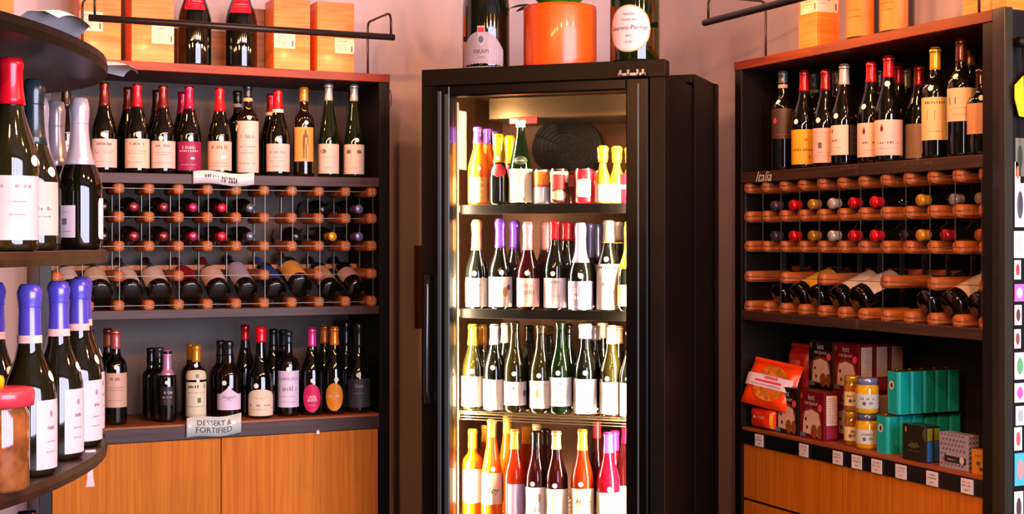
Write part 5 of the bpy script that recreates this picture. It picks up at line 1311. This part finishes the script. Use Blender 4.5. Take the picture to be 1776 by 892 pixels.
gbottle(-.80, 2.12, 4, .30, 'burg', BLACKG, ('#2a2a34', .76), (.06, .4, 60, '#d8d0e0', 'rect', None), 'dark bottle on the low tier nearest the camera', off=20)
# jar with red lid
p = gp(-.752, 2.075)
t = thing('preserve_jar', 'clear jar of brown preserves with flat red lid at the left of the stand', 'jar', (p[0], p[1], TZ[3]), face_cam(*p))
v, f = lathe([(0, .003), (.036, 0), (.041, .006), (.041, .112), (.036, .122), (.036, .126), (0, .126)], 28)
mk('jar_body', v, f, mat('jar_preserve', '#7a4a24', .08, coat=.6, var=.7, scale=26), t, True)
v, f = lathe([(.040, .124), (.0475, .125), (.048, .145), (.045, .150), (0, .150)], 32); mk('jar_lid', v, f, mat('lid_red', '#d83848', .3, var=.04, coat=.3), t, True)
lo = mk('label', *label_patch(.041, .012, .095, radians(30), 'rect'), paper('#1c7a48'), t, True)
lo.rotation_euler = (0, 0, radians(-32))
p = gp(-.772, 2.065)
t = thing('squeeze_bottle', 'small yellow-collared red cap of a sauce bottle standing on the jar lid', 'bottle', (p[0], p[1], TZ[3] + .1505), face_cam(*p))
v, f = lathe([(0, 0), (.027, 0), (.028, .012), (.026, .018), (0, .018)], 24); mk('collar', v, f, mat('collar_yellow', '#e8b010', .35, var=.04), t, True)
v, f = lathe([(0, .018), (.019, .018), (.018, .038), (.012, .046), (0, .047)], 24); mk('cap', v, f, mat('cap_red', '#d81820', .3, var=.04), t, True)
# hanging tag
p = gp(-.735, 2.46)
t = thing('shelf_talker', 'clear plastic tag hanging from the edge of the stand lower tier', 'tag', (p[0], p[1], TZ[3] - .06), face_cam(*p))
v, f = [], []
for i in range(9):
    s_ = i / 8; z = .062 * (1 - s_); y = -.012 - .006 * sin(pi * s_) ; w = .0075 * (1 - .4 * sin(pi * s_))
    v += [(-w, y, z), (w, y + .003, z)]
    if i: f.append((2 * i - 2, 2 * i - 1, 2 * i + 1, 2 * i))
mk('tag_strip', v, f, mat('tag_clear', '#d8b8b0', .15, var=.05, coat=.6), t, True)
box('tag_clip', -.009, .009, -.014, .0, .060, .0635, SIGNM, t, bev=.0005)
# curled white paper and a pine box on the top tier
p = gp(-.905, 2.52)
t = thing('curled_poster', 'curled white paper sheet hanging over the edge of the stand top tier', 'paper', (p[0], p[1], TZ[1]), G_ROT)
def sheet(path, w0, w1):
    v, f = [], []
    n = 10
    for i, (x, y, z, tx, ty) in enumerate(path):
        for j in range(n + 1):
            q = -1 + 2 * j / n
            v.append((x + tx * q, y + ty * q, z + .012 * (1 - q * q)))
    for i in range(len(path) - 1):
        for j in range(n):
            a0 = i * (n + 1) + j; f.append((a0, a0 + 1, a0 + n + 2, a0 + n + 1))
    return v, f
v, f = sheet([(-.06, -.02, .004, .0, .12), (.02, -.03, .010, .0, .13), (.08, -.05, .030, .0, .14), (.115, -.07, .048, .01, .12), (.135, -.075, .052, .01, .09), (.148, -.07, .046, .01, .06)], 1, 1)
mk('paper_sheet', v, f, paper('#f4eef4'), t, True)
v, f = sheet([(-.02, .2, .004, .07, -.02), (.04, .27, .012, .07, -.03), (.085, .31, .016, .06, -.04), (.115, .335, .012, .04, -.03), (.13, .35, .004, .02, -.02)], 1, 1)
mk('paper_corner', v, f, paper('#f4eef4'), t, True)
p = gp(-.83, 2.12)
t = thing('wooden_wine_box', 'pine box with white label on the top tier of the foreground stand', 'box', (p[0], p[1], TZ[1]), G_ROT + radians(8))
box('box_body', -.13, .055, -.05, .12, 0, .16, mat('pine_plain', '#b8843c', .5, var=.12, scale=15), t, bev=.003)
box('paper_label', -.03, .03, -.0512, -.0502, .025, .13, paper('#e8e0e0'), t, bev=0)
box('lid', -.132, .057, -.052, .122, .1605, .168, mat('pine_plain', '#b8843c', .5, var=.12, scale=15), t, bev=.002)

# ------------------------------------------------------------------ sticker-covered end panel of the right unit
sx0 = 1.1475
t = thing('sticker_panel', 'sticker-covered dark end panel closing the right side of the right wall unit', 'panel', (XR, RYO, 0), -pi / 2)
box('end_post', sx0, sx0 + .030, -.018, DEP + .012, 0, 2.05, mat('post_dark', '#10110c', .3, var=.05, coat=.3), t, bev=.002)
box('post_edge', sx0 + .0305, sx0 + .052, -.024, .004, 0, 2.05, mat('post_edge', '#34352c', .3, metal=.5, var=.05), t, bev=.001)
pn = box('end_board', sx0 + .0305, sx0 + .050, .0045, DEP + .012, 0, 2.04, mat('cab_body', '#08080a', .45, var=.05, spec=.2), t)
STKS = [(.024, 1.66, .03, .10, '#5a665a', '#2c3a30'), (.016, 1.62, .018, .055, '#f0e8ec', '#b0604c'), (.024, 1.535, .034, .115, '#c4ccdc', '#3a4450'), (.022, 1.432, .036, .07, '#e4e4ea', '#b0b0b8'), (.016, 1.366, .022, .05, '#f4ecee', '#c42838'),
 (.022, 1.306, .032, .045, '#d860b8', '#f4e4f0'), (.018, 1.248, .024, .052, '#e8e0e4', '#4a3024'), (.016, 1.186, .022, .05, '#d8c8d0', '#6a4038'), (.024, 1.115, .036, .07, '#ece8f4', '#4a9a60'), (.024, 1.045, .036, .05, '#f0ecf4', '#c850a0'),
 (.026, .985, .032, .05, '#e0e6ec', '#8aa0a8'), (.018, .925, .026, .06, '#f0e8e8', '#c05058'), (.024, .845, .036, .085, '#38a8cc', '#d08880'), (.02, .745, .03, .085, '#f4eeee', '#3a2a2a'), (.026, .64, .034, .10, '#cbd3dc', '#f0f0f4'),
 (.09, 1.6, .07, .08, '#d8c040', '#2a2a2a'), (.09, 1.45, .08, .06, '#c84040', '#f0e0d8'), (.08, 1.28, .06, .09, '#4080b0', '#e0e8f0'), (.1, 1.1, .09, .07, '#50a060', '#e8f0e0'), (.09, .9, .08, .08, '#e0a050', '#402818'), (.2, 1.45, .07, .09, '#8050a0', '#e8e0f0'), (.2, 1.2, .08, .08, '#e8e8e8', '#30507a'), (.22, .95, .08, .08, '#f0e8d8', '#7a3050')]
xs = sx0 + .050
for i, (y, z, w, h, c1, c2) in enumerate(STKS):
    s_ = box('sticker', xs + .0001, xs + .0012, .005 + y - w / 2, .005 + y + w / 2, z - h / 2, z + h / 2, paper(c1), pn, bev=0)
    mk('sticker_print', [(xs + .0018, .005 + y + a_, z + b2) for a_, b2 in ell(0, 0, w * .3, h * .32, 12)], [tuple(range(12))], ink(c2), s_)
p = rp(xs + .012, .03)
t = thing('lanyard_tag', 'lime-yellow tag hanging on a black cord at the right edge', 'tag', (p[0], p[1], 1.785), 0)
v = [(-.035, -.004, .025), (-.02, -.004, -.02), (.06, -.004, -.03), (.07, -.004, .12), (.005, -.004, .095), (-.035, -.004, .06)]
v2 = [(x, y - .003, z) for x, y, z in v]
mk('tag_card', v + v2, [(0, 1, 2, 3, 4, 5), (11, 10, 9, 8, 7, 6)] + [(i, i + 6, (i + 1) % 6 + 6, (i + 1) % 6) for i in range(6)], mat('tag_lime', '#b8d80c', .4, var=.04), t)
v, f = tube([(-.012, -.008, .17), (-.004, -.010, .08), (.0, -.012, -.05), (.004, -.010, -.2), (.006, -.010, -.26)], .003, 6); mk('cord', v, f, FANM, t, True)
v, f = lathe([(0, .16), (.012, .16), (.012, .185), (0, .187)], 12); mk('cord_hook', [(a_ - .014, b2 - .006, c_) for a_, b2, c_ in v], f, FANM, t, True)
